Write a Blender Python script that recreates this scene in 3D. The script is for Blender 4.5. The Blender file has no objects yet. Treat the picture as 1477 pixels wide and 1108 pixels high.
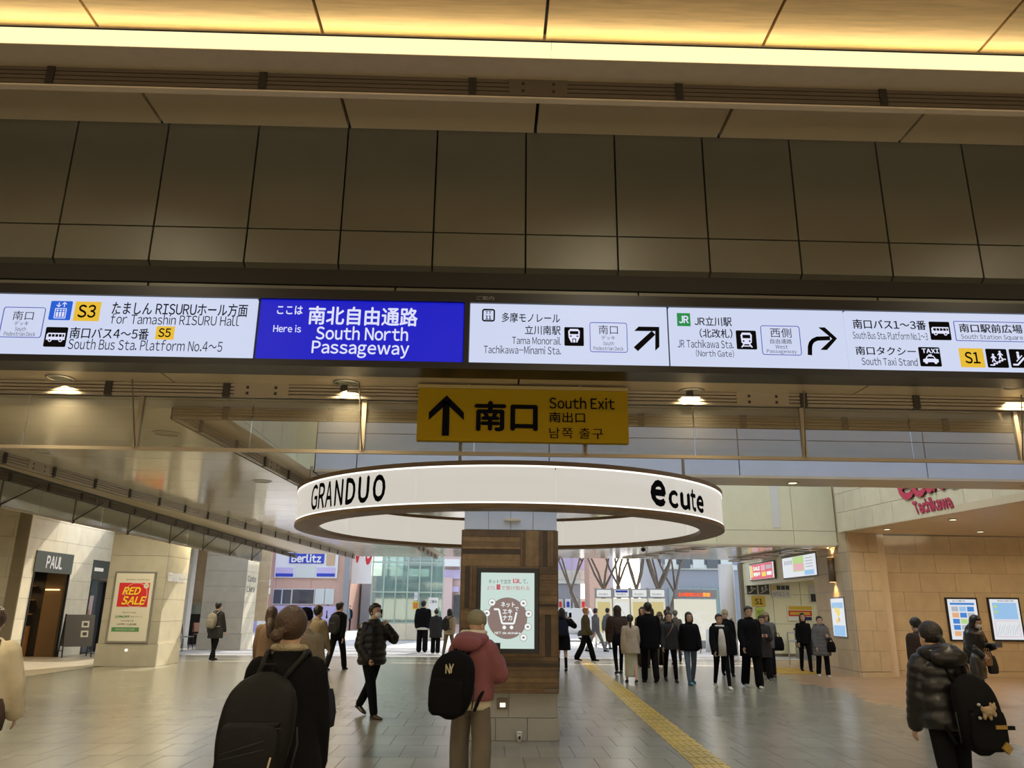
import bpy, math, random
import numpy as np
from mathutils import Vector, Matrix
R = math.radians
random.seed(7)
C = bpy.context.scene.collection
SC = bpy.context.scene

# ------------------------------------------------------------------ camera
FPX, PITCH, YAW, ROLL, EYE = 1120.0, R(16.25), R(1.5), R(0.6), 1.6
fw = Vector((math.sin(YAW)*math.cos(PITCH), math.cos(YAW)*math.cos(PITCH), math.sin(PITCH)))
r0 = Vector((math.cos(YAW), -math.sin(YAW), 0)); u0 = r0.cross(fw)
RT = math.cos(ROLL)*r0 + math.sin(ROLL)*u0
UP = -math.sin(ROLL)*r0 + math.cos(ROLL)*u0
cam = bpy.data.cameras.new('camera'); camo = bpy.data.objects.new('camera', cam); C.objects.link(camo)
cam.sensor_width = 36; cam.lens = FPX/1477*36; cam.clip_end = 500; cam.clip_start = 0.05
mw = Matrix((( RT.x, UP.x, -fw.x, 0), (RT.y, UP.y, -fw.y, 0), (RT.z, UP.z, -fw.z, EYE), (0, 0, 0, 1)))
camo.matrix_world = mw
SC.camera = camo
def ray(px, py): return fw + (px-738.5)/FPX*RT - (py-554)/FPX*UP
def atY(px, py, Y): d = ray(px, py); return Vector((0, 0, EYE)) + d*(Y/d.y)
def atX(px, py, X): d = ray(px, py); return Vector((0, 0, EYE)) + d*(X/d.x)
def atZ(px, py, Z=0.0): d = ray(px, py); return Vector((0, 0, EYE)) + d*((Z-EYE)/d.z)

# ------------------------------------------------------------------ world, sun, exposure
w = bpy.data.worlds.new('sky'); SC.world = w; w.use_nodes = True
nt = w.node_tree; bg = nt.nodes['Background']
sky = nt.nodes.new('ShaderNodeTexSky'); sky.sky_type = 'NISHITA'; sky.sun_disc = False
sky.sun_elevation = R(38); sky.sun_rotation = R(20); sky.dust_density = 3.0; sky.air_density = 1.0
mixw = nt.nodes.new('ShaderNodeMix'); mixw.data_type = 'RGBA'; mixw.inputs[0].default_value = 0.45
mixw.inputs[7].default_value = (5.0, 5.6, 6.6, 1)
nt.links.new(sky.outputs[0], mixw.inputs[6]); nt.links.new(mixw.outputs[2], bg.inputs[0])
bg.inputs[1].default_value = 0.37
sl = bpy.data.lights.new('sun', 'SUN'); sl.energy = 5.0; sl.angle = R(0.6); sl.color = (1, .93, .80)
so = bpy.data.objects.new('sun', sl); C.objects.link(so)
SUN_DIR = Vector((-0.30, -1.0, -0.95)).normalized()
so.rotation_euler = SUN_DIR.to_track_quat('-Z', 'Y').to_euler()
vs = SC.view_settings
vs.view_transform = 'Standard'; vs.look = 'None'; vs.exposure = 0.0; vs.gamma = 1.0; vs.use_curve_mapping = False

def lamp(x, y, z, size, power, col=(1, .84, .58), spread=160, rot=None):
    l = bpy.data.lights.new('room_or_fill_lamp', 'AREA'); l.shape = 'DISK'; l.size = size; l.energy = power; l.color = col
    l.spread = R(spread)
    o = bpy.data.objects.new('room_or_fill_lamp', l); C.objects.link(o); o.location = (x, y, z)
    if rot: o.rotation_euler = rot
    return o
# the hall's own ceiling lamps: high hall behind and above, the low gallery, the right hall; plus added lamps in the void
for lx in (-9, -3.6, 1.2, 5.6, 10.5):
    for ly in (-3.5, 0.5, 3.6): lamp(lx, ly, 5.6, .5, 45, (1, .85, .58), 150)
for lx, ly, pw in ((-3.65, 6.4, 13), (-1.24, 6.39, 13), (1.73, 6.46, 13), (4.6, 6.46, 13)):
    lamp(lx, ly, 3.40, .16, pw, (1, .82, .52), 140)
for ly in (9.2, 12.6, 16, 19.4, 22.8, 26): 
    lamp(-4.6, ly, 3.38, .4, 52, (1, .88, .62), 165)
for ly in (18, 22, 26): lamp(-9, ly-1.2, 4.5, .5, 120, (1, .87, .6), 165)
for lx, ly in ((0, 24.5), (4, 24.5), (7, 25.5)): lamp(lx, ly, 3.38, .4, 30, (1, .9, .7), 165)
for lx in (11.0, 13.2, 15.4):
    for ly in (13.5, 16.5, 19.8): lamp(lx, ly, 3.70, .3, 22, (1, .76, .47), 165)
for lx in (1, 6, 11): lamp(lx, 16.5, 8.6, 1.2, 150, (1, .95, .78), 175)  # unseen lamps added high in the void to brighten the cream beam
lamp(12, 28, 3.3, .5, 45, (1, .95, .82), 165)

for rx in (-12, -4, 4, 12):  # light strips in the cove, aimed at the wooden ceiling
    l = lamp(rx, 4.80, 5.60, .5, 20, (1, .80, .44), 180, (R(-108), 0, 0)); l.data.shape = 'RECTANGLE'; l.data.size = 8; l.data.size_y = .07
for rx in (-12, -4, 4, 12):  # unseen fill lamps added behind the camera to brighten the soffits
    l = lamp(rx, -6.7, 1.6, .5, 115, (1, .86, .62), 170, (R(98), 0, 0)); l.data.shape = 'RECTANGLE'; l.data.size = 7; l.data.size_y = 2.4

lamp(-15.5, 18.5, 4.5, .5, 150, (1, .87, .6), 165)  # extra lamp added to lift the dark wall face at far left

# ------------------------------------------------------------------ materials
def mat(name, col, rough=.6, metal=0, emit=None, es=1, spec=.5, noise=None, nscale=8, bump=0, bscale=40, stretch=None, alpha=None, aniso=None):
    m = bpy.data.materials.new(name); m.use_nodes = True
    t = m.node_tree; b = t.nodes['Principled BSDF']
    b.inputs['Base Color'].default_value = (*col, 1); b.inputs['Roughness'].default_value = rough
    b.inputs['Metallic'].default_value = metal; b.inputs['Specular IOR Level'].default_value = spec
    if emit: b.inputs['Emission Color'].default_value = (*emit, 1); b.inputs['Emission Strength'].default_value = es
    tc = None
    if noise or bump:
        tc = t.nodes.new('ShaderNodeNewGeometry'); mp = t.nodes.new('ShaderNodeMapping')
        if stretch: mp.inputs['Scale'].default_value = stretch
        t.links.new(tc.outputs['Position'], mp.inputs[0])
    if noise:
        n = t.nodes.new('ShaderNodeTexNoise'); n.inputs['Scale'].default_value = nscale; n.inputs['Detail'].default_value = 5
        t.links.new(mp.outputs[0], n.inputs['Vector'])
        r = t.nodes.new('ShaderNodeValToRGB'); r.color_ramp.elements[0].position = .3; r.color_ramp.elements[1].position = .7
        r.color_ramp.elements[0].color = (*[c*(1-noise) for c in col], 1); r.color_ramp.elements[1].color = (*[min(1, c*(1+noise)) for c in col], 1)
        t.links.new(n.outputs['Fac'], r.inputs[0]); t.links.new(r.outputs[0], b.inputs['Base Color'])
    if bump:
        n2 = t.nodes.new('ShaderNodeTexNoise'); n2.inputs['Scale'].default_value = bscale; n2.inputs['Detail'].default_value = 4
        t.links.new(mp.outputs[0], n2.inputs['Vector'])
        bp = t.nodes.new('ShaderNodeBump'); bp.inputs['Strength'].default_value = bump; bp.inputs['Distance'].default_value = .02
        t.links.new(n2.outputs['Fac'], bp.inputs['Height']); t.links.new(bp.outputs[0], b.inputs['Normal'])
    return m
def emis(name, col, s=1.0): return mat(name, (0.02, 0.02, 0.02), .4, emit=col, es=s, spec=.3)
def piecemat(name, col, rough, var=.1, noise=.06, nscale=3, spec=.5, grid=None, stretch=(1, 1, 1), bump=0):
    # every piece its own slight tone: from the object's random value, or from a grid cell for joined pieces
    m = mat(name, col, rough, spec=spec, noise=noise, nscale=nscale, stretch=stretch, bump=bump, bscale=30)
    t = m.node_tree; b = t.nodes['Principled BSDF']; src = b.inputs['Base Color'].links[0].from_socket
    hs = t.nodes.new('ShaderNodeHueSaturation'); mr = t.nodes.new('ShaderNodeMapRange')
    mr.inputs[3].default_value = 1-var; mr.inputs[4].default_value = 1+var
    if grid:
        g = t.nodes.new('ShaderNodeNewGeometry'); sn = t.nodes.new('ShaderNodeVectorMath'); sn.operation = 'SNAP'
        sn.inputs[1].default_value = grid; wn = t.nodes.new('ShaderNodeTexWhiteNoise')
        t.links.new(g.outputs['Position'], sn.inputs[0]); t.links.new(sn.outputs[0], wn.inputs['Vector']); t.links.new(wn.outputs['Value'], mr.inputs[0])
    else:
        oi = t.nodes.new('ShaderNodeObjectInfo'); t.links.new(oi.outputs['Random'], mr.inputs[0])
    t.links.new(mr.outputs[0], hs.inputs['Value']); t.links.new(src, hs.inputs['Color']); t.links.new(hs.outputs[0], b.inputs['Base Color'])
    return m
def glassmat(name, tint=(.85, .93, .9), refl=.12, base=0.0, bcol=(.6, .7, .7)):
    m = bpy.data.materials.new(name); m.use_nodes = True; t = m.node_tree; t.nodes.clear()
    o = t.nodes.new('ShaderNodeOutputMaterial'); tr = t.nodes.new('ShaderNodeBsdfTransparent'); tr.inputs[0].default_value = (*tint, 1)
    gl = t.nodes.new('ShaderNodeBsdfGlossy'); gl.inputs['Roughness'].default_value = .03
    fr = t.nodes.new('ShaderNodeFresnel'); fr.inputs[0].default_value = 1.45
    ad = t.nodes.new('ShaderNodeMath'); ad.operation = 'ADD'; ad.use_clamp = True; ad.inputs[1].default_value = refl
    t.links.new(fr.outputs[0], ad.inputs[0])
    mx = t.nodes.new('ShaderNodeMixShader'); t.links.new(ad.outputs[0], mx.inputs[0])
    last = tr.outputs[0]
    if base:
        df = t.nodes.new('ShaderNodeBsdfDiffuse'); df.inputs[0].default_value = (*bcol, 1); m2 = t.nodes.new('ShaderNodeMixShader'); m2.inputs[0].default_value = base
        t.links.new(tr.outputs[0], m2.inputs[1]); t.links.new(df.outputs[0], m2.inputs[2]); last = m2.outputs[0]
    t.links.new(last, mx.inputs[1]); t.links.new(gl.outputs[0], mx.inputs[2]); t.links.new(mx.outputs[0], o.inputs[0])
    return m
M = {}
M['wood_ceiling'] = piecemat('wood_ceiling', (.56, .38, .17), .45, .06, .16, 2.2, stretch=(1.2, 14, 1))
M['cove'] = emis('cove_diffuser', (1, .85, .46), 1.25)
M['tan'] = mat('tan_paint', (.70, .59, .43), .5, noise=.04)
M['soffit'] = piecemat('soffit_panel', (.80, .68, .52), .42, .05, .03)
M['fascia'] = piecemat('fascia_panel', (.135, .13, .10), .38, .05, .05, 2)
M['gap'] = mat('dark_gap', (.02, .018, .015), .8)
M['bronze'] = mat('bronze_track', (.17, .13, .09), .45, .3)
M['alu'] = mat('aluminium_track', (.45, .38, .28), .35, .5)
M['clamp'] = mat('dark_clamp', (.05, .04, .03), .5, .3)
M['black'] = mat('black_frame', (.012, .012, .014), .35)
M['sign_white'] = emis('sign_backlit_white', (.60, .66, .86), 1.0)
M['sign_blue'] = emis('sign_backlit_blue', (.0, .004, .52), 1.0)
M['ink'] = mat('sign_ink', (.006, .006, .008), .9, spec=.05)
M['navy'] = mat('sign_navy', (.01, .01, .10), .5)
M['blue_line'] = emis('sign_blue_line', (.05, .07, .42), 1)
M['sign_glow'] = emis('sign_letter_white', (.72, .74, .95), 1.0)
M['sign_yellow'] = emis('sign_lit_yellow', (.78, .48, .03), 1.0)
M['icon_blue'] = emis('icon_blue', (.0, .10, .62), 1)
M['icon_green'] = emis('icon_green', (.0, .24, .05), 1)
M['exit_yellow'] = mat('exit_sign_yellow', (.36, .235, .006), .8, spec=.15)
M['exit_frame'] = mat('exit_sign_frame', (.45, .36, .16), .4, .4)
M['gloss_white'] = piecemat('glossy_ceiling_panel', (.80, .74, .60), .10, .04, .02, spec=.9)
M['ceiling2'] = piecemat('ceiling_panel_beige', (.68, .58, .42), .35, .03, .03)
M['cream'] = piecemat('cream_panel', (.80, .78, .56), .45, .03, .03)
M['grey'] = piecemat('grey_blue_panel', (.60, .65, .74), .4, .03, .03)
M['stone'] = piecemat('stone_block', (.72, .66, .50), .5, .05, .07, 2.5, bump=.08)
M['stone_warm'] = piecemat('stone_block_warm', (.58, .47, .31), .55, .05, .08, 3, bump=.1)  # right hall's warm lamplight is put into this stone colour
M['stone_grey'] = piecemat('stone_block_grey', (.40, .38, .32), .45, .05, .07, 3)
M['joint'] = mat('joint_mortar', (.22, .19, .14), .9)
M['tile'] = piecemat('floor_tile', (.255, .24, .185), .24, .05, .10, 1.3, spec=.55, grid=(.4, .8, 10))
M['tile_joint'] = mat('floor_joint', (.15, .14, .11), .7)
M['tile_brown'] = piecemat('floor_tile_brown', (.36, .25, .155), .3, .05, .08, 1.3, grid=(.4, .8, 10))
M['tile_pale'] = piecemat('floor_tile_pale', (.46, .40, .29), .3, .04, .06, 1.3, grid=(.4, .8, 10))
M['tactile'] = piecemat('tactile_yellow', (.55, .38, .06), .33, .12, .15, 6)
M['plaza'] = piecemat('plaza_paving', (.50, .49, .48), .6, .08, .08, 2, grid=(1, 1, 10))
M['ring_wood'] = mat('ring_wood', (.22, .13, .055), .5, noise=.2, nscale=5, stretch=(1, 1, 10))
M['ring_face'] = emis('ring_lit_face', (.90, .84, .74), .68)
M['ring_led'] = emis('ring_led_line', (1, .97, .88), 1.4)
for i, c in enumerate([(.17, .098, .038), (.11, .062, .025), (.235, .14, .055), (.055, .032, .016)]):
    M['slat%d' % i] = mat('wood_slat', c, .5, noise=.22, nscale=9, stretch=(1, 1, 1), bump=.1, bscale=30)
M['barrier'] = glassmat('smoke_barrier_glass', (.88, .88, .84), .10, .10, (.55, .50, .40))
M['barrier2'] = glassmat('smoke_barrier_film', (.85, .88, .82), .12, .62, (.78, .80, .68))
M['glass'] = glassmat('clear_glass', (.72, .84, .82), .10, .22, (.55, .72, .70))
M['dark_glass'] = mat('window_glass', (.06, .07, .08), .08, spec=.8)
M['white'] = mat('white_paint', (.75, .75, .73), .5)
M['steel'] = mat('steel', (.5, .5, .5), .3, .8)
M['greymetal'] = mat('grey_metal', (.25, .25, .26), .4, .4)
M['lamp_on'] = emis('lamp_glow', (1, .9, .65), 1.6)
M['sconce_on'] = emis('sconce_glow', (1, .62, .25), 3.0)
M['paper'] = mat('poster_paper', (.62, .60, .52), .6)
M['red'] = mat('poster_red', (.60, .02, .03), .5)
M['yellow'] = mat('poster_yellow', (.85, .62, .03), .5)
M['green'] = mat('poster_green', (.08, .25, .09), .5)
M['brown_brick'] = mat('brown_building', (.62, .40, .30), .7, noise=.06)
M['grey_build'] = mat('grey_building', (.30, .32, .35), .6)
M['bark'] = mat('bark', (.15, .12, .09), .85, noise=.3, nscale=14, bump=.3)

# ------------------------------------------------------------------ object helpers
def inv(p): return Matrix.Identity(4) if p.parent else p.matrix_basis.inverted()
def attach(o, p, local=False):
    if p is not None:
        o.parent = p
        if not local: o.matrix_parent_inverse = inv(p)
def tag(o, label=None, cat=None, group=None, kind=None):
    if label: o['label'] = label
    if cat: o['category'] = cat
    if group: o['group'] = group
    if kind: o['kind'] = kind
    return o
def empty(name, loc, label=None, cat=None, group=None, rz=0, kind=None):
    o = bpy.data.objects.new(name, None); C.objects.link(o); o.location = loc; o.rotation_euler = (0, 0, rz); o.empty_display_size = .1
    return tag(o, label, cat, group, kind)
def meshobj(name, me, m, p=None, smooth=False, local=False):
    if m is not None and not me.materials: me.materials.append(m)
    o = bpy.data.objects.new(name, me); C.objects.link(o); attach(o, p, local)
    if smooth: me.shade_smooth()
    return o
class MB:
    def __init__(s): s.v = []; s.f = []
    def add(s, v, f):
        n = len(s.v); s.v += [tuple(a) for a in v]; s.f += [tuple(i+n for i in q) for q in f]; return s
    def box(s, x0, x1, y0, y1, z0, z1):
        return s.add([(x0,y0,z0),(x1,y0,z0),(x1,y1,z0),(x0,y1,z0),(x0,y0,z1),(x1,y0,z1),(x1,y1,z1),(x0,y1,z1)],
                     [(0,3,2,1),(4,5,6,7),(0,1,5,4),(1,2,6,5),(2,3,7,6),(3,0,4,7)])
    def hexa(s, q, d):  # quad q (4 pts) extruded by vector d
        q = [Vector(a) for a in q]; d = Vector(d)
        return s.add(q+[a+d for a in q], [(0,1,2,3),(7,6,5,4),(0,4,5,1),(1,5,6,2),(2,6,7,3),(3,7,4,0)])
    def tube(s, pts, rad, n=8, caps=True):
        pts = [Vector(p) for p in pts]
        if not isinstance(rad, (list, tuple)): rad = [rad]*len(pts)
        b = len(s.v); ref = None
        for i, p in enumerate(pts):
            d = (pts[min(i+1, len(pts)-1)]-pts[max(i-1, 0)]).normalized()
            if ref is None: ref = Vector((1, 0, 0)) if abs(d.x) < .9 else Vector((0, 1, 0))
            a = (ref-d*ref.dot(d)).normalized(); ref = a; c = d.cross(a)
            for k in range(n):
                t = 2*math.pi*k/n; s.v.append(tuple(p+(a*math.cos(t)+c*math.sin(t))*rad[i]))
        for i in range(len(pts)-1):
            for k in range(n):
                s.f.append((b+i*n+k, b+i*n+(k+1) % n, b+(i+1)*n+(k+1) % n, b+(i+1)*n+k))
        if caps:
            s.f.append(tuple(b+k for k in reversed(range(n)))); e = b+(len(pts)-1)*n; s.f.append(tuple(e+k for k in range(n)))
        return s
    def limb(s, pts, rad, n=12, quilt=0, q=.085, sub=6):  # rounded, tapered, optionally quilted
        pts = [Vector(p) for p in pts]; P = []; Rr = []; L = 0
        for i in range(len(pts)-1):
            for k in range(sub):
                t = k/sub; P.append(pts[i].lerp(pts[i+1], t)); Rr.append(rad[i]+(rad[i+1]-rad[i])*t)
        P.append(pts[-1]); Rr.append(rad[-1])
        for _ in range(2):  # soften the joints
            P = [P[0]]+[(P[i-1]+P[i]*2+P[i+1])/4 for i in range(1, len(P)-1)]+[P[-1]]
        if quilt:
            for i in range(len(P)):
                if i: L += (P[i]-P[i-1]).length
                Rr[i] *= 1+quilt*(abs(math.sin(math.pi*L/q))-.6)
        d0 = (P[0]-P[1]).normalized(); d1 = (P[-1]-P[-2]).normalized(); a, b = Rr[0], Rr[-1]
        P = [P[0]+d0*a*.9, P[0]+d0*a*.6]+P+[P[-1]+d1*b*.6, P[-1]+d1*b*.9]; Rr = [a*.4, a*.8]+Rr+[b*.8, b*.4]
        return s.tube(P, Rr, n)
    def loft(s, rings, n=20, e=2.4):  # rings (cx, cy, z, rx, ry)
        b = len(s.v)
        for cx, cy, z, rx, ry in rings:
            for k in range(n):
                t = 2*math.pi*k/n; c, q = math.cos(t), math.sin(t)
                s.v.append((cx+rx*math.copysign(abs(c)**(2/e), c), cy+ry*math.copysign(abs(q)**(2/e), q), z))
        for i in range(len(rings)-1):
            for k in range(n): s.f.append((b+i*n+k, b+i*n+(k+1) % n, b+(i+1)*n+(k+1) % n, b+(i+1)*n+k))
        s.f.append(tuple(b+k for k in reversed(range(n)))); m = b+(len(rings)-1)*n; s.f.append(tuple(m+k for k in range(n)))
        return s
    def ell(s, c, r, nu=14, nv=9, rot=None):
        b = len(s.v); c = Vector(c)
        for j in range(nv+1):
            ph = math.pi*(j+.02 if j == 0 else (j-.02 if j == nv else j))/nv
            for k in range(nu):
                t = 2*math.pi*k/nu; p = Vector((r[0]*math.sin(ph)*math.cos(t), r[1]*math.sin(ph)*math.sin(t), r[2]*math.cos(ph)))
                if rot: p = rot @ p
                s.v.append(tuple(c+p))
        for j in range(nv):
            for k in range(nu): s.f.append((b+j*nu+k, b+(j+1)*nu+k, b+(j+1)*nu+(k+1) % nu, b+j*nu+(k+1) % nu))
        s.f.append(tuple(b+k for k in range(nu))); m = b+nv*nu; s.f.append(tuple(m+k for k in reversed(range(nu))))
        return s
    def poly(s, pts, y0, y1):  # polygon in XZ, extruded in y
        n = len(pts); A = sum(pts[i][0]*pts[(i+1) % n][1]-pts[(i+1) % n][0]*pts[i][1] for i in range(n))
        if A < 0: pts = pts[::-1]
        b = len(s.v); s.v += [(x, y0, z) for x, z in pts]+[(x, y1, z) for x, z in pts]
        s.f.append(tuple(b+i for i in range(n))); s.f.append(tuple(b+n+i for i in reversed(range(n))))
        for i in range(n): s.f.append((b+i, b+n+i, b+n+(i+1) % n, b+(i+1) % n))
        return s
    def lathe(s, prof, cx, cy, n=64, a0=0, a1=2*math.pi):  # closed profile [(r,z)] swept about the vertical
        b = len(s.v); m = len(prof); full = abs(a1-a0-2*math.pi) < 1e-6; N = n if full else n+1
        for i in range(N):
            a = a0+(a1-a0)*i/n
            for r_, z in prof: s.v.append((cx+r_*math.cos(a), cy+r_*math.sin(a), z))
        for i in range(n):
            j = (i+1) % N
            for k in range(m): s.f.append((b+i*m+k, b+j*m+k, b+j*m+(k+1) % m, b+i*m+(k+1) % m))
        if not full: s.f.append(tuple(b+k for k in range(m))); s.f.append(tuple(b+n*m+k for k in reversed(range(m))))
        return s
    def mesh(s, name):
        me = bpy.data.meshes.new(name); me.from_pydata(s.v, [], s.f); me.update(); return me
    def build(s, name, m, p=None, smooth=False, local=False): return meshobj(name, s.mesh(name), m, p, smooth, local)
_unit = {}
def piece(name, p, x0, x1, y0, y1, z0, z1, m, rz=0, pivot=None):
    if m.name not in _unit:
        me = MB().box(-.5, .5, -.5, .5, -.5, .5).mesh('piece'); me.materials.append(m); _unit[m.name] = me
    o = bpy.data.objects.new(name, _unit[m.name]); C.objects.link(o)
    o.location = ((x0+x1)/2, (y0+y1)/2, (z0+z1)/2); o.scale = (abs(x1-x0), abs(y1-y0), abs(z1-z0))
    attach(o, p); return o
def struct(name, mb, m, p=None):
    o = mb.build(name, m, p)
    if p is None: o['kind'] = 'structure'
    return o
def blocks_y(p, x0, x1, z0, z1, Y, bw, bh, m, d=.03, name='stone_block', g=.008, stag=True, holes=(), face=-1):
    """stone courses on a wall in the XZ plane at Y, proud of it towards face"""
    z = z0; r = 0
    while z < z1-.02:
        zt = min(z+bh, z1); x = x0-(bw*.5 if (stag and r % 2) else 0)
        while x < x1-.02:
            a, b = max(x, x0), min(x+bw, x1)
            if b-a > .03:
                segs = [(a, b)]
                for hx0, hx1, hz0, hz1 in holes:
                    if hz0 < (z+zt)/2 < hz1:
                        ns = []
                        for q0, q1 in segs:
                            if hx1 <= q0 or hx0 >= q1: ns.append((q0, q1))
                            else:
                                if hx0-q0 > .03: ns.append((q0, hx0))
                                if q1-hx1 > .03: ns.append((hx1, q1))
                        segs = ns
                for q0, q1 in segs: piece(name, p, q0+g/2, q1-g/2, Y, Y+face*d, z+g/2, zt-g/2, m)
            x += bw
        z += bh; r += 1
def blocks_x(p, y0, y1, z0, z1, X, bw, bh, m, d=.03, name='stone_block', g=.008, stag=True, holes=(), face=1):
    z = z0; r = 0
    while z < z1-.02:
        zt = min(z+bh, z1); y = y0-(bw*.5 if (stag and r % 2) else 0)
        while y < y1-.02:
            a, b = max(y, y0), min(y+bw, y1)
            if b-a > .03:
                segs = [(a, b)]
                for h0, h1, hz0, hz1 in holes:
                    if hz0 < (z+zt)/2 < hz1:
                        ns = []
                        for q0, q1 in segs:
                            if h1 <= q0 or h0 >= q1: ns.append((q0, q1))
                            else:
                                if h0-q0 > .03: ns.append((q0, h0))
                                if q1-h1 > .03: ns.append((h1, q1))
                        segs = ns
                for q0, q1 in segs: piece(name, p, X, X+face*d, q0+g/2, q1-g/2, z+g/2, zt-g/2, m)
            y += bw
        z += bh; r += 1

# ---- writing.  A Frame is a plane in the place: origin, right vector, up vector, outward normal
class Frame:
    def __init__(s, o, u, v, n): s.o, s.u, s.v, s.n = Vector(o), Vector(u), Vector(v), Vector(n)
    def P(s, a, b, h=0): return s.o+s.u*a+s.v*b+s.n*h
    def rect_px(s, x0, y0, x1, y1):  # a pixel box -> (a0, b0, a1, b1) on the plane
        def hit(px, py):
            d = ray(px, py); e = Vector((0, 0, EYE)); t = (s.o-e).dot(s.n)/d.dot(s.n); q = e+d*t-s.o
            return q.dot(s.u), q.dot(s.v)
        xc, yc = (x0+x1)/2, (y0+y1)/2
        l, r_ = hit(x0, yc), hit(x1, yc); t, b = hit(xc, y0), hit(xc, y1); c = hit(xc, yc)
        hw, hh = abs(r_[0]-l[0])/2, abs(t[1]-b[1])/2
        return (c[0]-hw, c[1]-hh, c[0]+hw, c[1]+hh)
    def pt(s, px, py):
        d = ray(px, py); e = Vector((0, 0, EYE)); t = (s.o-e).dot(s.n)/d.dot(s.n); q = e+d*t-s.o
        return q.dot(s.u), q.dot(s.v)
def plane_y(Y): return Frame((0, Y, 0), (1, 0, 0), (0, 0, 1), (0, -1, 0))
_tc = {}
GS = bpy.data.scenes.new('glyphs')  # a scratch scene, removed at the end
def _raw(s):
    c = bpy.data.curves.new('t', 'FONT'); c.body = s; c.size = 1; c.resolution_u = 3
    o = bpy.data.objects.new('t', c); GS.collection.objects.link(o)
    vl = GS.view_layers[0]; vl.update(); dg = vl.depsgraph; me = bpy.data.meshes.new_from_object(o.evaluated_get(dg))
    V = np.zeros(len(me.vertices)*3); me.vertices.foreach_get('co', V); V = V.reshape(-1, 3)[:, :2]
    F = [tuple(p.vertices) for p in me.polygons]
    bpy.data.objects.remove(o); bpy.data.curves.remove(c); bpy.data.meshes.remove(me)
    return V, F
_gl = {}
def textmesh(s, bold=0):
    """a line of grotesque lettering: every Latin glyph is taken in its full-width form and set proportionally"""
    k = (s, bold)
    if k in _tc: return _tc[k]
    x = 0; VV = []; F = []; n = 0
    for ch in s:
        if ch == ' ': x += .30; continue
        wide = 33 <= ord(ch) <= 126; g = chr(ord(ch)+0xFEE0) if wide else ch
        if g not in _gl: _gl[g] = _raw(g)
        V, f = _gl[g]
        if not len(V): continue
        lo, hi = V.min(0), V.max(0)
        if wide: W = V-np.array([lo[0], 0])+np.array([x+.05, 0]); x += hi[0]-lo[0]+.10
        else: W = V+np.array([x, 0]); x += 1.0
        VV.append(W); F += [tuple(a+n for a in q) for q in f]; n += len(V)
    V = np.vstack(VV); V = np.hstack([V, np.zeros((len(V), 1))])
    if bold:
        n = len(V); V2 = []; F2 = []
        for i, (dx, dy) in enumerate([(-1, 0), (1, 0), (0, 1), (0, -1), (0, 0)]):
            V2.append(V+np.array([dx*bold, dy*bold, i*.0012])); F2 += [tuple(a+i*n for a in f) for f in F]
        V = np.vstack(V2); F = F2
    _tc[k] = (V, F); return V, F
def text(s, fr, rect, m, p, h=.004, bold=0, name='lettering', slant=0, warp=None):
    V, F = textmesh(s, bold)
    hz_ = V[:, 2]; lo, hi = V[:, :2].min(0), V[:, :2].max(0); U = (V[:, :2]-lo)/np.maximum(hi-lo, 1e-6)
    a0, b0, a1, b1 = rect; W = []; h0 = h
    for (x, y), dz in zip(U, hz_):
        h = h0+dz
        a = a0+(a1-a0)*x+slant*y*(b1-b0); b = b0+(b1-b0)*y
        W.append(tuple(warp(a, b, h) if warp else fr.P(a, b, h)))
    me = bpy.data.meshes.new(name); me.from_pydata(W, [], F); me.update()
    return meshobj(name, me, m, p)
def tpx(s, fr, px, m, p, **k): return text(s, fr, fr.rect_px(*px), m, p, **k)
def plate(fr, rect, m, p, name, h0=0, h1=.004, rr=0):
    a0, b0, a1, b1 = rect; pts = []
    if rr:
        for cx, cy, st in ((a1-rr, b1-rr, 0), (a0+rr, b1-rr, 90), (a0+rr, b0+rr, 180), (a1-rr, b0+rr, 270)):
            for k in range(5): t = R(st+k*22.5); pts.append((cx+rr*math.cos(t), cy+rr*math.sin(t)))
    else: pts = [(a0, b0), (a1, b0), (a1, b1), (a0, b1)]
    return flat(fr, [pts], m, p, name, h0, h1)
def flat(fr, polys, m, p, name, h0=0, h1=.004):
    mb = MB()
    for pts in polys:
        n = len(pts); A = sum(pts[i][0]*pts[(i+1) % n][1]-pts[(i+1) % n][0]*pts[i][1] for i in range(n))
        if A < 0: pts = pts[::-1]
        mb.add([fr.P(a, b, h1) for a, b in pts]+[fr.P(a, b, h0) for a, b in pts],
               [tuple(range(n))]+[(i, n+i, n+(i+1) % n, (i+1) % n) for i in range(n)])
    return mb.build(name, m, p)
def ring_outline(fr, rect, m, p, t=.004, rr=.02, h=.004, name='border'):
    a0, b0, a1, b1 = rect; o = []; q = []
    for cx, cy, st in ((a1-rr, b1-rr, 0), (a0+rr, b1-rr, 90), (a0+rr, b0+rr, 180), (a1-rr, b0+rr, 270)):
        for k in range(5):
            th = R(st+k*22.5); o.append((cx+rr*math.cos(th), cy+rr*math.sin(th))); q.append((cx+(rr-t)*math.cos(th), cy+(rr-t)*math.sin(th)))
    n = len(o); return flat(fr, [[o[i], o[(i+1) % n], q[(i+1) % n], q[i]] for i in range(n)], m, p, name, 0, h)
def rc(x0, y0, x1, y1): return [(x0, y0), (x1, y0), (x1, y1), (x0, y1)]
def circ(x, y, r, n=12, ry=None): ry = ry or r; return [(x+r*math.cos(2*math.pi*k/n), y+ry*math.sin(2*math.pi*k/n)) for k in range(n)]
def bar(x0, y0, x1, y1, t):
    d = Vector((x1-x0, y1-y0)).normalized()*t/2; return [(x0-d.y, y0+d.x), (x0+d.y, y0-d.x), (x1+d.y, y1-d.x), (x1-d.y, y1+d.x)]
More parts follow.
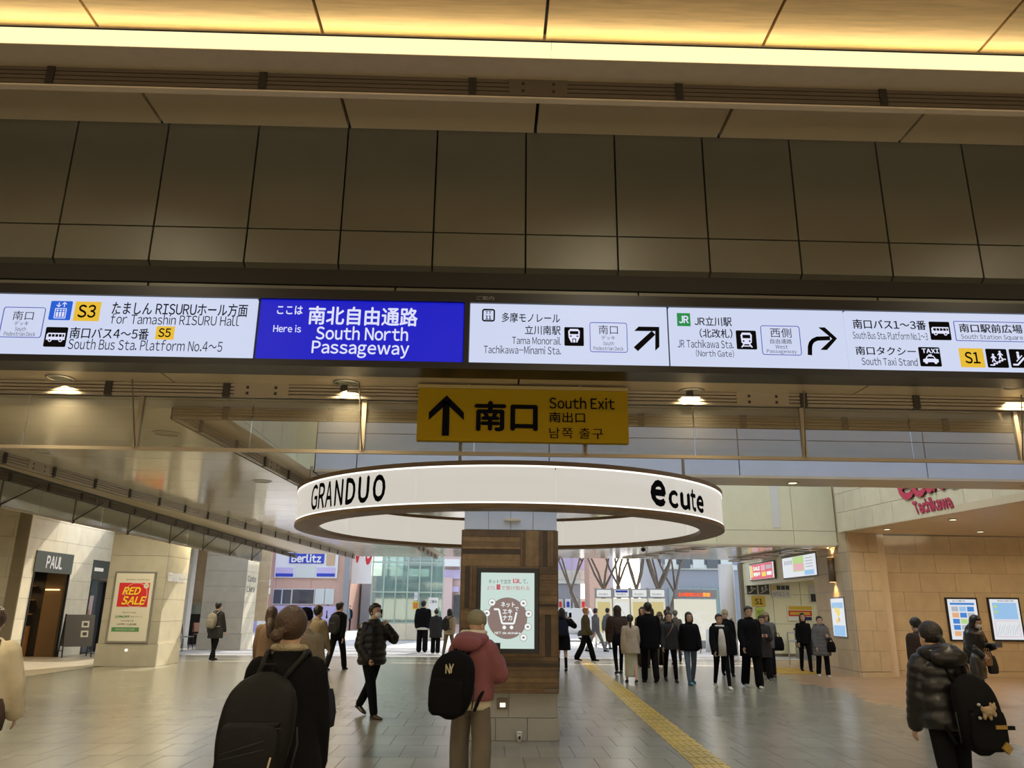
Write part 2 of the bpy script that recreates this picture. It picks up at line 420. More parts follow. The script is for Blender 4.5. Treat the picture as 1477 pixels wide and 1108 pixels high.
def man(x, y, s): return [circ(x, y+.30*s, .07*s), rc(x-.07*s, y, x+.07*s, y+.22*s), bar(x, y+.02*s, x-.1*s, y-.22*s, .07*s), bar(x, y+.02*s, x+.1*s, y-.2*s, .07*s), bar(x+.05*s, y+.19*s, x+.17*s, y+.05*s, .05*s), bar(x-.05*s, y+.19*s, x-.16*s, y+.06*s, .05*s)]
ICON = {
 'bus': [[(.08, .35), (.08, .62), (.14, .70), (.92, .70), (.92, .35)], circ(.26, .33, .085), circ(.74, .33, .085)],
 'bus_dark': [rc(.17, .5, .29, .63), rc(.33, .5, .45, .63), rc(.49, .5, .61, .63), rc(.65, .5, .77, .63), rc(.81, .5, .88, .63), circ(.26, .33, .04), circ(.74, .33, .04)],
 'train': [[(.25, .36), (.22, .75), (.30, .88), (.70, .88), (.78, .75), (.75, .36), (.66, .27), (.34, .27)], bar(.36, .27, .24, .10, .06), bar(.64, .27, .76, .10, .06), bar(.3, .17, .7, .17, .05)],
 'train_dark': [rc(.31, .58, .69, .76), circ(.35, .43, .045), circ(.65, .43, .045)],
 'mono': [[(.22, .45), (.2, .78), (.3, .9), (.7, .9), (.8, .78), (.78, .45), (.66, .18), (.34, .18)]],
 'mono_dark': [rc(.28, .62, .72, .78), rc(.28, .48, .38, .54), rc(.62, .48, .72, .54), rc(.40, .06, .44, .38), rc(.56, .06, .60, .38), rc(.4, .34, .6, .38)],
 'taxi': [[(.15, .22), (.15, .36), (.27, .40), (.36, .55), (.66, .55), (.75, .40), (.87, .36), (.87, .22)], rc(.43, .56, .59, .62), circ(.29, .2, .07), circ(.73, .2, .07)],
 'taxi_dark': [[(.33, .40), (.39, .50), (.63, .50), (.69, .40)]],
 'lift': [bar(.26, .10, .26, .60, .035), bar(.76, .10, .76, .60, .035), bar(.26, .10, .76, .10, .035), bar(.26, .60, .76, .60, .035)]+[circ(x, .50, .045) for x in (.37, .51, .65)]+[rc(x-.045, .16, x+.045, .42) for x in (.37, .51, .65)]+
     [bar(.38, .70, .38, .92, .035), bar(.38, .69, .28, .79, .035), bar(.38, .69, .48, .79, .035), bar(.64, .68, .64, .92, .035), bar(.64, .93, .54, .83, .035), bar(.64, .93, .74, .83, .035)],
 'stairs': [[(.12, .10), (.12, .16), (.28, .16), (.28, .24), (.42, .24), (.42, .32), (.56, .32), (.56, .40), (.70, .40), (.70, .48), (.90, .48), (.90, .42), (.76, .42), (.76, .34), (.62, .34), (.62, .26), (.48, .26), (.48, .18), (.34, .18), (.34, .10)]]+man(.32, .46, .75)+man(.66, .62, .75),
 'escal': [bar(.10, .16, .34, .16, .09), bar(.33, .15, .70, .52, .09), bar(.68, .52, .92, .52, .09), bar(.30, .34, .62, .66, .05), circ(.42, .80, .07), rc(.36, .50, .48, .72)],
}
def icon(kind, fr, rect, p, base, white, dark=None, label=None):
    dark = dark or base; a0, b0, a1, b1 = rect; w_, h_ = a1-a0, b1-b0
    o = plate(fr, rect, base, p, 'pictogram', 0, .003, min(w_, h_)*.06)
    f = lambda L: [[(a0+x*w_, b0+y*h_) for x, y in q] for q in L]
    flat(fr, f(ICON[kind]), white, p if p.parent else o, 'symbol', .003, .005)
    if kind+'_dark' in ICON: flat(fr, f(ICON[kind+'_dark']), dark, p if p.parent else o, 'symbol', .005, .0065)
    return o

# ================================================================== THE SETTING
# ---- floor
fl = struct('floor', MB().box(-30, 30, -7, 29.0, -.30, -.008), M['tile_joint'])
def brown_x(y): return 6.55+.115*(y-8)*(.8 if y > 18 else 1)
_n = 0; _rest = MB(); _brown = MB(); _pale = MB()
for j in range(0, 31):
    y = 5.6+.8*j
    for i in range(-29, 42):
        x = .4*i+(.2 if j % 2 else 0)+.02
        if x > 15: continue
        tgt = None
        if x+.2 > brown_x(y): tgt = _brown
        elif x < -10.8: continue
        if y+.8 > 29: continue
        inframe = abs(x+.2-.03*y) < (y*.96)*.70+.6 and y > 7.6
        if tgt is None and inframe and _n < 285:
            piece('tile', fl, x+.003, x+.397, y+.003, y+.797, -.02, 0, M['tile']); _n += 1
        else: (tgt if tgt is not None else _rest).box(x+.003, x+.397, y+.003, y+.797, -.02, 0)
_rest.build('tile', M['tile'], fl)['kind'] = 'stuff'
_brown.build('tile', M['tile_brown'], fl)['kind'] = 'stuff'
for j in range(30):
    for i in range(14): _pale.box(-16.45+.4*i+.003, -16.45+.4*i+.397, 5.6+.8*j+.003, 5.6+.8*j+.797, -.02, 0)
_pale.build('tile', M['tile_pale'], fl)['kind'] = 'stuff'
# raised guiding strip
def tac_x(y): return 2.24+(y-9.06)*(3.10-2.24)/(28.8-9.06)
tme = MB().box(-.19, .19, -.195, .195, 0, .012)
for k in range(4): tme.box(-.155+.085*k, -.105+.085*k, -.17, .17, .012, .018)
tme = tme.mesh('tactile_paver'); tme.materials.append(M['tactile'])
tp = empty('tactile_paving', (tac_x(8), 8, 0), 'yellow raised guiding strip running across the tiled floor towards the exit', 'paving')
for k in range(52):
    y = 8.2+.4*k; o = bpy.data.objects.new('tactile_paver', tme); C.objects.link(o); o.location = (tac_x(y)+.19, y, -.004); attach(o, tp)
tp2 = empty('tactile_paving', (8.9, 23.8, 0), 'short yellow warning strip on the brown floor in front of the escalator rail', 'paving')
dot = MB().box(-.19, .19, -.19, .19, 0, .012)
for a in range(4):
    for b in range(4): dot.box(-.155+.085*a, -.115+.085*a, -.155+.085*b, -.115+.085*b, .012, .018)
dot = dot.mesh('tactile_paver'); dot.materials.append(M['tactile'])
for a in range(3):
    for b in range(6): o = bpy.data.objects.new('tactile_paver', dot); C.objects.link(o); o.location = (8.3+.4*a, 22.6+.4*b, -.004); attach(o, tp2)
# ---- plaza outside
pz = struct('floor', MB().box(-90, 90, 29.0, 150, -.30, -.008), M['plaza'])
pst = MB()
for j in range(22):
    for i in range(-22, 24): pst.box(i*1.0+.01, i*1.0+.99, 29+j*1.0+.01, 29+j*1.0+.99, -.02, 0)
pst.build('paving_stone', M['plaza'], pz)['kind'] = 'stuff'
MB().box(-90, 90, 51, 150, -.02, -.001).build('paved_ground', M['plaza'], pz)

def grille(p, a, b, z0, z1, step, off, m=None, n=4, plates=(), sgn=-1):
    """vertical slotted grille between plan points a and b: rails with dark gaps, clamps across, perforated plates"""
    m = m or M['alu']; a, b = Vector(a), Vector(b); d = b-a; L = d.length; d.normalize(); ang = math.atan2(d.y, d.x); nn = Vector((-d.y, d.x))*sgn
    def seg(name, s0, s1, za, zb, off_, th, mm):
        c = a+d*((s0+s1)/2)+nn*off_; o = piece(name, None, -(s1-s0)/2, (s1-s0)/2, -th/2, th/2, za, zb, mm); o.location = (c.x, c.y, (za+zb)/2); o.rotation_euler = (0, 0, ang)
        o.parent = p; o.matrix_parent_inverse = inv(p)
    seg('grille_back', 0, L, z0, z1, -.03, .02, M['clamp']); h = (z1-z0)/n
    for k in range(n): seg('grille_rail', 0, L, z0+h*k+.004, z0+h*(k+1)-.004, 0, .04, m)
    s = off
    while s < L: seg('grille_clamp', s-.03, s+.03, z0, z1, .012, .04, M['clamp']); s += step
    for s in plates:
        seg('perforated_plate', s-.23, s+.23, z0+.003, z1, .006, .04, m)
        for u in (-.12, .12):
            for v in (.28, .72): seg('plate_hole', s+u-.012, s+u+.012, z0+(z1-z0)*v-.012, z0+(z1-z0)*v+.012, .008, .04, M['clamp'])
# ---- high ceiling of the near hall
ce = struct('ceiling', MB().box(-20, 20, -7, 4.86, 5.74, 5.95), M['gap'])
for k in range(-3, 4):
    x = .34+1.64*k
    for y0, y1 in ((3.2, 4.83), (1.55, 3.18), (-.1, 1.53)): piece('wood_panel', ce, x+.012, x+1.628, y0, y1, 5.68, 5.74, M['wood_ceiling'])
for y0 in (-1.75, -3.4, -5.05, -6.7): piece('wood_panel', ce, -20, 20, y0, y0+1.63, 5.68, 5.74, M['wood_ceiling'])
for x0, x1 in ((-20, -4.6), (6.9, 20)): piece('wood_panel', ce, x0, x1, -.1, 4.83, 5.68, 5.74, M['wood_ceiling'])
cv = struct('trim_1', MB().hexa([(-20, 4.83, 5.75), (20, 4.83, 5.75), (20, 4.86, 5.70), (-20, 4.86, 5.70)], (0, .0, .10)), M['tan'])
for k in range(-12, 13):
    x = .4+1.64*k; MB().hexa([(x, 4.862, 5.685), (x+1.636, 4.862, 5.685), (x+1.636, 4.925, 5.60), (x, 4.925, 5.60)], (0, .02, .02)).build('light_diffuser', M['cove'], cv)
c2 = struct('ceiling', MB().box(-20, 20, 4.95, 6.0, 5.76, 5.95), M['gap'])
MB().hexa([(-20, 4.925, 5.595), (20, 4.925, 5.595), (20, 5.24, 5.64), (-20, 5.24, 5.64)], (0, .01, .08)).build('tan_strip', M['tan'], c2)
grille(c2, (-12, 5.25), (12, 5.25), 5.49, 5.64, 1.64, .02+.3, M['bronze'], plates=(12.32,))
piece('edge_strip', c2, -20, 20, 5.24, 5.30, 5.475, 5.49, M['soffit'])
for k in range(-8, 8):
    x = .34+1.64*k; piece('soffit_panel', c2, x+.014, x+1.626, 5.55, 5.998, 5.68, 5.76, M['soffit'])
# ---- dark panelled wall over the sign board
wf = struct('wall_front', MB().box(-20, 20, 6.05, 7.0, 4.20, 5.80), M['gap'])
for k in range(-9, 9):
    x = .26+.785*k
    piece('wall_panel', wf, x+.008, x+.777, 6.0, 6.05, 4.686, 5.68, M['fascia'])
    MB().hexa([(x+.008, 6.0, 4.674), (x+.777, 6.0, 4.674), (x+.777, 6.0, 4.37), (x+.008, 6.0, 4.37)], (0, .05, 0)).build('wall_panel', M['fascia'], wf)
    MB().hexa([(x+.008, 6.0, 4.37), (x+.777, 6.0, 4.37), (x+.777, 6.11, 4.30), (x+.008, 6.11, 4.30)], (0, .05, .03)).build('wall_panel', M['fascia'], wf)
    piece('wall_panel', wf, x+.008, x+.777, 6.11, 6.16, 4.20, 4.30, M['fascia'])
for k in range(-6, 6):
    x = -.83+2.05*k; piece('lower_panel', wf, x+.008, x+2.042, 6.06, 6.12, 4.10, 4.19, M['fascia'])
MB().box(-20, 20, 6.12, 7.0, 3.60, 4.20).build('beam_core', M['gap'], wf)
# ---- low ceiling under it, with slotted track
c3 = struct('ceiling', MB().box(-20, 20, 5.95, 7.40, 3.52, 3.62), M['gap'])
for k in range(-6, 7):
    x = .22+2.95*k
    piece('ceiling_panel', c3, x+.008, x+2.942, 5.95, 6.49, 3.45, 3.52, M['ceiling2'])
piece('ceiling_panel', c3, -20, 20, 6.53, 7.40, 3.45, 3.52, M['ceiling2'])
grille(c3, (-12, 6.50), (12, 6.50), 3.33, 3.45, 1.0, .72, plates=(12-1.98, 12+2.36))
grille(c3, (-3.05, 7.32), (12, 7.32), 3.33, 3.45, 1.0, .5, plates=(4.1,))
# ---- low ceiling of the left gallery, glossy boards
c4 = struct('ceiling', MB().box(-7.35, -2.75, 7.40, 28.8, 3.53, 3.70), M['gap'])
k = 0; y = 7.40
while y < 28.7:
    x0, x1 = -6.36+.07*(y-7.4), -3.06+.055*(y-7.4)
    e0, e1 = -6.36+.07*(y-6.48), -3.06+.055*(y-6.48)
    MB().hexa([(x0, y+.005, 3.46), (x0, y+.915, 3.46), (x1, y+.915, 3.46), (x1, y+.005, 3.46)], (0, 0, .06)).build('ceiling_board', M['gloss_white'], c4); y += .92
grille(c4, (-3.05, 7.35), (-3.05+.055*21.4, 28.75), 3.33, 3.46, 1.0, .55, plates=(2.9, 9, 15))
grille(c4, (-6.36, 7.4), (-6.36+.07*21.4, 28.75), 3.32, 3.46, 1.03, .45, plates=(3.2, 7.9, 12.5))
grille(c4, (-6.95, 7.4), (-6.95, 28.75), 3.32, 3.44, 1.03, .85, m=M['bronze'], plates=(6.7, 11.5, 17))
MB().add([(-3.05, 7.3, 3.455), (-3.05+.055*21.4, 28.75, 3.455), (-1.6, 28.75, 3.455), (-2.72, 7.3, 3.455)], [(0, 1, 2, 3)]).build('ceiling_strip', M['ceiling2'], c4)
piece('edge_panel', c4, -2.745, -2.72, 7.4, 10.8, 3.455, 3.56, M['cream'])
MB().box(-6.94, -4.9, 7.4, 28.75, 3.48, 3.5).build('ceiling_strip', M['ceiling2'], c4)
# ceiling beyond the ring and around the exit
c5 = struct('ceiling', MB().box(-2.70, 12.0, 22.08, 28.8, 3.53, 3.70), M['gap'])
y = 22.0
while y < 28.6: piece('ceiling_board', c5, -2.70, 10.0, y+.01, y+.49, 3.46, 3.53, M['gloss_white']); y += .5
c6 = struct('ceiling', MB().box(-2.70, 2.2, 11.6, 22.0, 3.53, 3.70), M['gap'])
y = 11.6
while y < 21.8: piece('ceiling_board', c6, -2.70, 2.2, y+.005, min(y+.92, 22)-.005, 3.46, 3.53, M['gloss_white']); y += .92
# open louvre canopy over the forecourt
cn = struct('trim_3', MB().box(-9.0, -8.8, 28.8, 41, 5.2, 5.5).box(11.8, 12.0, 28.8, 41, 5.2, 5.5), M['white'])
for k in range(11):
    wd = (.75, .35, .6, .9, .4, .7, .35, .8, .5, .6, .4)[k]; piece('louvre_blade', cn, -9, 12, 29.4+1.1*k, 29.4+1.1*k+wd*1.12, 5.25, 5.35, M['white'])
# slanting tracks under the exit ceiling
def slant_track(p, a, b, wd, z, n=3):
    a, b = Vector(a), Vector(b); d = (b-a); L = d.length; d.normalize(); s = Vector((-d.y, d.x))
    for k in range(n):
        o0, o1 = wd/n*k+.01, wd/n*(k+1)-.01
        q = [(*(a+s*o0), z), (*(b+s*o0), z), (*(b+s*o1), z), (*(a+s*o1), z)]; MB().hexa(q, (0, 0, .04)).build('track_rail', M['alu'], p)
    t = .4
    while t < L:
        q = [(*(a+d*t), z-.012), (*(a+d*(t+.07)), z-.012), (*(a+d*(t+.07)+s*wd), z-.012), (*(a+d*t+s*wd), z-.012)]; MB().hexa(q, (0, 0, .03)).build('track_clamp', M['clamp'], p); t += 1.03
slant_track(c5, (6.9, 22.3), (5.2, 28.5), .45, 3.42)
slant_track(c5, (.4, 22.3), (2.6, 28.5), .45, 3.42)
slant_track(c5, (9.6, 23.0), (9.1, 28.6), .45, 3.38)
# ---- outer aisle on the left: ceiling, shop wall
c7 = struct('ceiling', MB().box(-30, -7.36, 5, 26.4, 4.6, 4.8), M['ceiling2'])
struct('wall_left', MB().box(-7.36, -7.30, 7.0, 28.8, 3.70, 4.8), M['cream'])
for X, y0, y1 in ((-2.72, 7.40, 10.8),):
    ws = struct('wall_left', MB().box(X-.3, X-.02, y0, y1, 3.70, 9.0), M['joint'])
    z = 3.55
    for zz0, zz1 in ((3.56, 4.6), (4.6, 5.9), (5.9, 7.3), (7.3, 9)):
        for yy in np.arange(y0, y1-.1, .85): piece('wall_panel', ws, X-.02, X, yy+.006, yy+.844, zz0+.006, zz1-.006, M['cream'])
# ---- grey beam in front of and above the pillar
gb = struct('wall_back', MB().box(-2.76, 12.0, 10.85, 11.5, 3.46, 9.0), M['joint'])
piece('wall_panel', gb, -2.76, -2.47, 10.80, 10.85, 3.46, 9.0, M['cream'])
for z0, z1 in ((3.46, 3.98), (3.98, 5.6), (5.6, 7.3), (7.3, 9.0)):
    for k in range(-2, 5):
        x = -1.88+2.70*k; a, b = max(x, -2.46), min(x+2.70, 12)
        if b-a > .05: piece('wall_panel', gb, a+.008, b-.008, 10.80, 10.85, z0+.006, z1-.006, M['grey'])
piece('soffit_panel', gb, -2.46, 12, 10.80, 11.5, 3.43, 3.465, M['ceiling2'])
for x in (4.4, 7.9, 9.6): 
    MB().tube([(x, 11.15, 3.42), (x, 11.15, 3.435)], .09, 16).build('downlight', M['alu'], gb); MB().tube([(x, 11.15, 3.417), (x, 11.15, 3.425)], .06, 16).build('lamp_lens', M['lamp_on'], gb)
struct('wall_back', MB().box(-2.72, 12, 7.0, 7.40, 4.2, 9.0), M['grey'])
struct('wall_back', MB().box(-10, 20, 22.7, 24, 5.4, 20), M['grey'])  # unseen tall block added to keep sun off the floor below the void
struct('wall_right', MB().box(12.0, 12.3, 7.0, 22.0, 5.2, 9.0), M['grey'])  # unseen upper wall added to stop sun entering from the right
# ---- cream beam over the exit
cb = struct('wall_back', MB().box(-2.72, 9.98, 22.05, 22.6, 3.44, 9.0), M['joint'])
for z0, z1 in ((3.44, 3.84), (3.84, 6.1), (6.1, 9.0)):
    for k in range(-5, 5):
        x = 6.38+2.20*(k)-2.2; a, b = max(x, -2.7), min(x+2.20, 9.80)
        if b-a > .05: piece('wall_panel', cb, a+.006, b-.006, 22.0, 22.05, z0+.006, z1-.006, M['cream'])
piece('wall_niche', cb, 8.0, 8.22, 21.985, 22.0, 3.92, 9, M['white'])
piece('soffit_panel', cb, -2.72, 9.75, 22.0, 22.6, 3.41, 3.45, M['ceiling2'])
struct('wall_left', MB().box(1.9, 2.2, 11.5, 22.0, 3.46, 9), M['cream'])
# ---- closing walls of the hall, out of the picture
struct('wall_back', MB().box(-20, 20, -7.2, -7, 0, 6), M['tan'])
struct('wall_right', MB().box(16.6, 16.8, -7, 22, 0, 6), M['stone_warm'])
struct('wall_left', MB().box(-20.2, -20, -7, 24, 0, 6), M['tan'])
struct('ceiling', MB().box(12.0, 16.8, 5.9, 22, 5.0, 5.2), M['ceiling2'])
struct('ceiling', MB().box(-20, -7.3, 5.9, 7.2, 4.6, 5.0), M['ceiling2'])

# ---- right hall: stone band with its soffit, brick wall, pier
band = struct('wall_right', MB().hexa([(9.62, 21.4, 3.75), (10.95, 9.5, 3.75), (10.95, 9.5, 9.0), (9.62, 21.4, 9.0)], (.4, 0, 0)), M['joint'])
d = Vector((10.95-9.62, 9.5-21.4, 0)); L = d.length; d.normalize(); nrm = Vector((d.y, -d.x, 0))
BF = Frame((9.62, 21.4, 0), d, (0, 0, 1), -nrm if nrm.x > 0 else nrm)
for r_ in range(5):
    z0 = 3.75+.52*r_; s = -(.42 if r_ % 2 else 0)
    while s < L:
        a, b = max(s, 0), min(s+.84, L)
        if b-a > .03: flat(BF, [rc(a+.005, z0+.005, b-.005, z0+.515)], M['stone'], band, 'stone_block', 0, .03)
        s += .84
sf = struct('ceiling', MB().add([(9.6, 21.4, 3.74), (10.9, 9.5, 3.74), (17, 9.5, 3.74), (17, 22, 3.74), (9.6, 21.4, 3.9), (10.9, 9.5, 3.9), (17, 9.5, 3.9), (17, 22, 3.9)],
     [(0, 3, 2, 1), (4, 5, 6, 7), (0, 1, 5, 4), (1, 2, 6, 5), (2, 3, 7, 6), (3, 0, 4, 7)]), M['ceiling2'])
for x, y in ((10.35, 20.2), (10.75, 17.9), (11.3, 15.6), (13, 20.5), (13.4, 17.9)):
    MB().tube([(x, y, 3.735), (x, y, 3.72)], .10, 16).build('downlight', M['alu'], sf); MB().tube([(x, y, 3.722), (x, y, 3.715)], .07, 16).build('lamp_lens', M['lamp_on'], sf)
wr = struct('wall_right', MB().box(10.6, 17, 22.03, 22.4, 0, 3.95), M['joint'])
blocks_y(wr, 11.02, 17, .14, 3.74, 22.03, 1.0, .515, M['stone_warm'])
piece('base_stone', wr, 11.02, 17, 21.98, 22.03, 0, .13, M['stone_warm'])
piece('metal_post', wr, 10.72, 11.0, 21.75, 22.02, 0, 3.74, M['tan'])
pr = struct('wall_right', MB().add([(9.80, 21.4, 0), (10.72, 21.6, 0), (10.72, 24.4, 0), (10.05, 24.4, 0), (9.80, 21.4, 9), (10.72, 21.6, 9), (10.72, 24.4, 9), (10.05, 24.4, 9)],
     [(0, 3, 2, 1), (4, 5, 6, 7), (0, 1, 5, 4), (1, 2, 6, 5), (2, 3, 7, 6), (3, 0, 4, 7)]), M['joint'])
PF = Frame((9.80, 21.4, 0), Vector((.92, .2, 0)).normalized(), (0, 0, 1), Vector((.2, -.92, 0)).normalized())
PS = Frame((10.05, 24.4, 0), Vector((-.25, -3.0, 0)).normalized(), (0, 0, 1), Vector((-3.0, .25, 0)).normalized())
for r_ in range(14):
    z0 = .14+.515*r_
    if z0 < 8:
        c = (.46 if r_ % 2 else .62)
        for a, b in ((0, c), (c, .94)):
            flat(PF, [rc(a+.004, z0+.004, b-.004, z0+.511)], M['stone_warm'], pr, 'stone_block', 0, .03)
        c = 1.0 if r_ % 2 else 1.5
        for a, b in ((0, c), (c, c+1), (c+1, 3.01)): 
            if b > a+.02: flat(PS, [rc(a+.004, z0+.004, b-.004, z0+.511)], M['stone_warm'], pr, 'stone_block', 0, .03)
flat(PF, [rc(0, 0, .94, .13)], M['stone_warm'], pr, 'base_stone', 0, .04); flat(PS, [rc(0, 0, 3.01, .13)], M['stone_warm'], pr, 'base_stone', 0, .04)

# ---- stair and escalator alcove
al = struct('wall_right', MB().box(10.05, 10.35, 24.4, 31.2, 2.62, 3.50), M['cream'])
AH = Frame((10.05, 24.4, 0), (0, 1, 0), (0, 0, 1), (-1, 0, 0))
bw = struct('wall_back', MB().box(9.9, 15.5, 31.2, 31.5, 0, 3.5), M['joint'])
for k in range(5):
    for z0, z1 in ((.1, 1.2), (1.2, 2.3), (2.3, 3.45)): piece('wall_panel', bw, 10.0+1.1*k+.008, 10.0+1.1*k+1.092, 31.16, 31.2, z0+.006, z1-.006, M['cream'])
struct('wall_right', MB().box(15.2, 15.5, 22.4, 31.2, 0, 3.5), M['cream'])
struct('ceiling', MB().box(10.0, 15.5, 22.4, 31.5, 3.5, 3.7), M['ceiling2'])
struct('floor', MB().box(9.5, 15.5, 29.0, 31.5, -.2, -.001), M['tile_brown'])
col = tag(MB().lathe([(0, 0), (.30, 0), (.30, 3.45), (0, 3.45)], 9.45, 31.6, 24).build('round_column', M['white'], None, True), 'white round column standing left of the stair alcove under the roof edge', 'column')

# ---- pillar
pl = empty('pillar', (.285, 11.42, 0), 'square grey stone pillar standing inside the glowing ring, wood-clad in the middle', 'pillar')
MB().box(-.32, .89, 10.83, 12.03, 0, 3.46).build('core', M['joint'], pl)
for z0, z1, n_, off in ((0, .27, 3, .12), (.27, .62, 2, 0), (.62, .97, 3, .1), (2.66, 3.02, 4, 0), (3.02, 3.43, 4, 0)):
    xs = [-.33]+[(-.33+1.23*k/n_+off*.3) for k in range(1, n_)]+[.90]
    for a, b in zip(xs, xs[1:]):
        mm = M['grey'] if z0 > 2 else M['stone_grey']; p_ = .02 if z0 == 0 else 0
        piece('stone_block', pl, a+.003, b-.003, 10.80-p_, 10.83, z0+.003, z1-.003, mm)
    for a, b in ((10.80, 11.4), (11.4, 12.05)):
        piece('stone_block', pl, .89, .92+p_, a+.003, b-.003, z0+.003, z1-.003, mm); piece('stone_block', pl, -.35-p_, -.32, a+.003, b-.003, z0+.003, z1-.003, mm)
    piece('stone_block', pl, -.33, .9, 12.03, 12.06, z0+.003, z1-.003, mm)
wc = MB().box(-.37, .92, 10.74, 12.12, .57, 2.65).build('wood_cladding', M['black'], pl)
def slats(x0, x1, z0, z1, vert):
    rnd = random.Random(int(x0*100)+int(z0*77)); t = (x0 if vert else z0); e = (x1 if vert else z1)
    while t < e-.01:
        wd = rnd.choice([.035, .05, .065, .08]); t2 = min(t+wd, e)
        if e-t2 < .02: t2 = e
        dp = rnd.uniform(.0, .022); mm = M['slat%d' % rnd.choice([0, 0, 1, 2, 0, 3, 1, 2])]
        if vert: piece('slat', wc, t, t2-.002, 10.735-dp, 10.745, z0+.003, z1-.003, mm)
        else: piece('slat', wc, x0+.003, x1-.003, 10.735-dp, 10.745, t, t2-.002, mm)
        t = t2
slats(-.37, .42, 2.17, 2.65, False); slats(.42, .92, 2.17, 2.65, True)
slats(-.37, -.16, 1.62, 2.17, True); slats(-.37, -.16, 1.02, 1.62, False)
slats(.67, .92, 1.55, 2.17, False); slats(.67, .92, 1.02, 1.55, True)
slats(-.37, .92, .57, 1.02, False)
slats(-.16, .67, 1.02, 1.06, False); slats(-.16, .67, 2.13, 2.17, False)
for sx, s0, s1 in ((-.37, -1, 0), (.92, 0, 1)):  # side faces
    t = .57
    while t < 2.64: 
        t2 = min(t+.26, 2.65); piece('side_board', wc, sx+s0*.012, sx+s1*.012, 10.74, 12.12, t+.003, t2-.003, M['slat%d' % random.choice([0, 1])]); t = t2
tag(piece('nameplate', wc, .74, .90, 10.70, 10.72, .59, .63, M['bronze']))
fx = MB().box(.13, .27, 10.785, 10.80, .37, .51).build('step_light', M['bronze'], pl); MB().box(.17, .24, 10.775, 10.786, .40, .45).build('lamp_lens', M['lamp_on'], fx)
MB().box(.20, .42, 10.75, 10.80, 2.78, 2.81).build('access_plate', M['tan'], pl)
# ---- digital display on the pillar
DY = 10.66
ds = empty('display', (.25, 10.72, 1.07), 'portrait display screen with shopping cart advert in black frame on the pillar', 'display')
MB().box(-.15, .655, DY, 10.71, 1.07, 2.14).build('frame', M['black'], ds)
DF = plane_y(DY)
M['screen_mint'] = emis('screen_mint', (.60, .74, .68), .95); M['screen_brown'] = emis('screen_brown', (.24, .17, .15), 1)
M['screen_white'] = emis('screen_white', (.85, .9, .88), 1); M['screen_ink'] = emis('screen_ink', (.12, .14, .13), 1); M['screen_red'] = emis('screen_red', (.5, .09, .12), 1)
sc_ = plate(DF, (-.105, 1.12, .605, 2.08), M['screen_mint'], ds, 'screen', 0, .003)
Z = lambda x, y: DF.pt(660+x/7.387, 800+y/7.387)
def zr(x0, y0, x1, y1): return (660+x0/7.387, 800+y0/7.387, 660+x1/7.387, 800+y1/7.387)
cx_, cz_ = Z(530, 678); flat(DF, [circ(cx_, cz_, .262, 40)], M['screen_brown'], sc_, 'disc', .003, .005)
for x, y in ((368, 510), (310, 625), (702, 520), (757, 632), (748, 770), (702, 885)):
    a, b = Z(x, y); o = flat(DF, [circ(a, b, .048, 20)], M['screen_brown'], sc_, 'badge_rim', .005, .006); flat(DF, [circ(a, b, .042, 20)], M['screen_white'], sc_, 'badge', .006, .007)
    flat(DF, [circ(a, b, .02, 6, .014)], M['screen_brown'], sc_, 'badge_symbol', .007, .008)
P_ = [Z(*q) for q in ((388, 583), (440, 583), (475, 735), (600, 735), (628, 615))]
flat(DF, [bar(*P_[i], *P_[i+1], .024) for i in range(4)]+[circ(*Z(497, 777), .024), circ(*Z(575, 777), .024)], M['screen_white'], sc_, 'cart_symbol', .006, .008)
tpx('ネット', DF, zr(462, 505, 610, 562), M['screen_white'], sc_, h=.008, bold=.025)
tpx('エキ', DF, zr(480, 580, 582, 635), M['screen_white'], sc_, h=.008, bold=.025); tpx('ナカ', DF, zr(480, 645, 582, 703), M['screen_white'], sc_, h=.008, bold=.025)
tpx('で', DF, zr(608, 560, 650, 598), M['screen_white'], sc_, h=.008, bold=.02)
tpx('NET de ekinaka', DF, zr(395, 822, 668, 848), M['screen_white'], sc_, h=.008, bold=.02)
tpx('ネットで注文', DF, zr(330, 265, 570, 310), M['screen_ink'], sc_, h=.006, bold=.01)
a_ = DF.rect_px(*zr(590, 260, 650, 305)); plate(DF, a_, M['screen_red'], sc_, 'badge', .003, .005); tpx('駅', DF, zr(600, 265, 640, 300), M['screen_white'], sc_, h=.007)
tpx('して、', DF, zr(655, 265, 750, 310), M['screen_ink'], sc_, h=.006, bold=.01)
tpx('おうち', DF, zr(318, 335, 395, 378), M['screen_red'], sc_, h=.006); a_ = DF.rect_px(*zr(415, 318, 455, 375)); plate(DF, a_, M['screen_red'], sc_, 'badge', .003, .005)
tpx('で受け取れる', DF, zr(465, 335, 765, 380), M['screen_red'], sc_, h=.006)
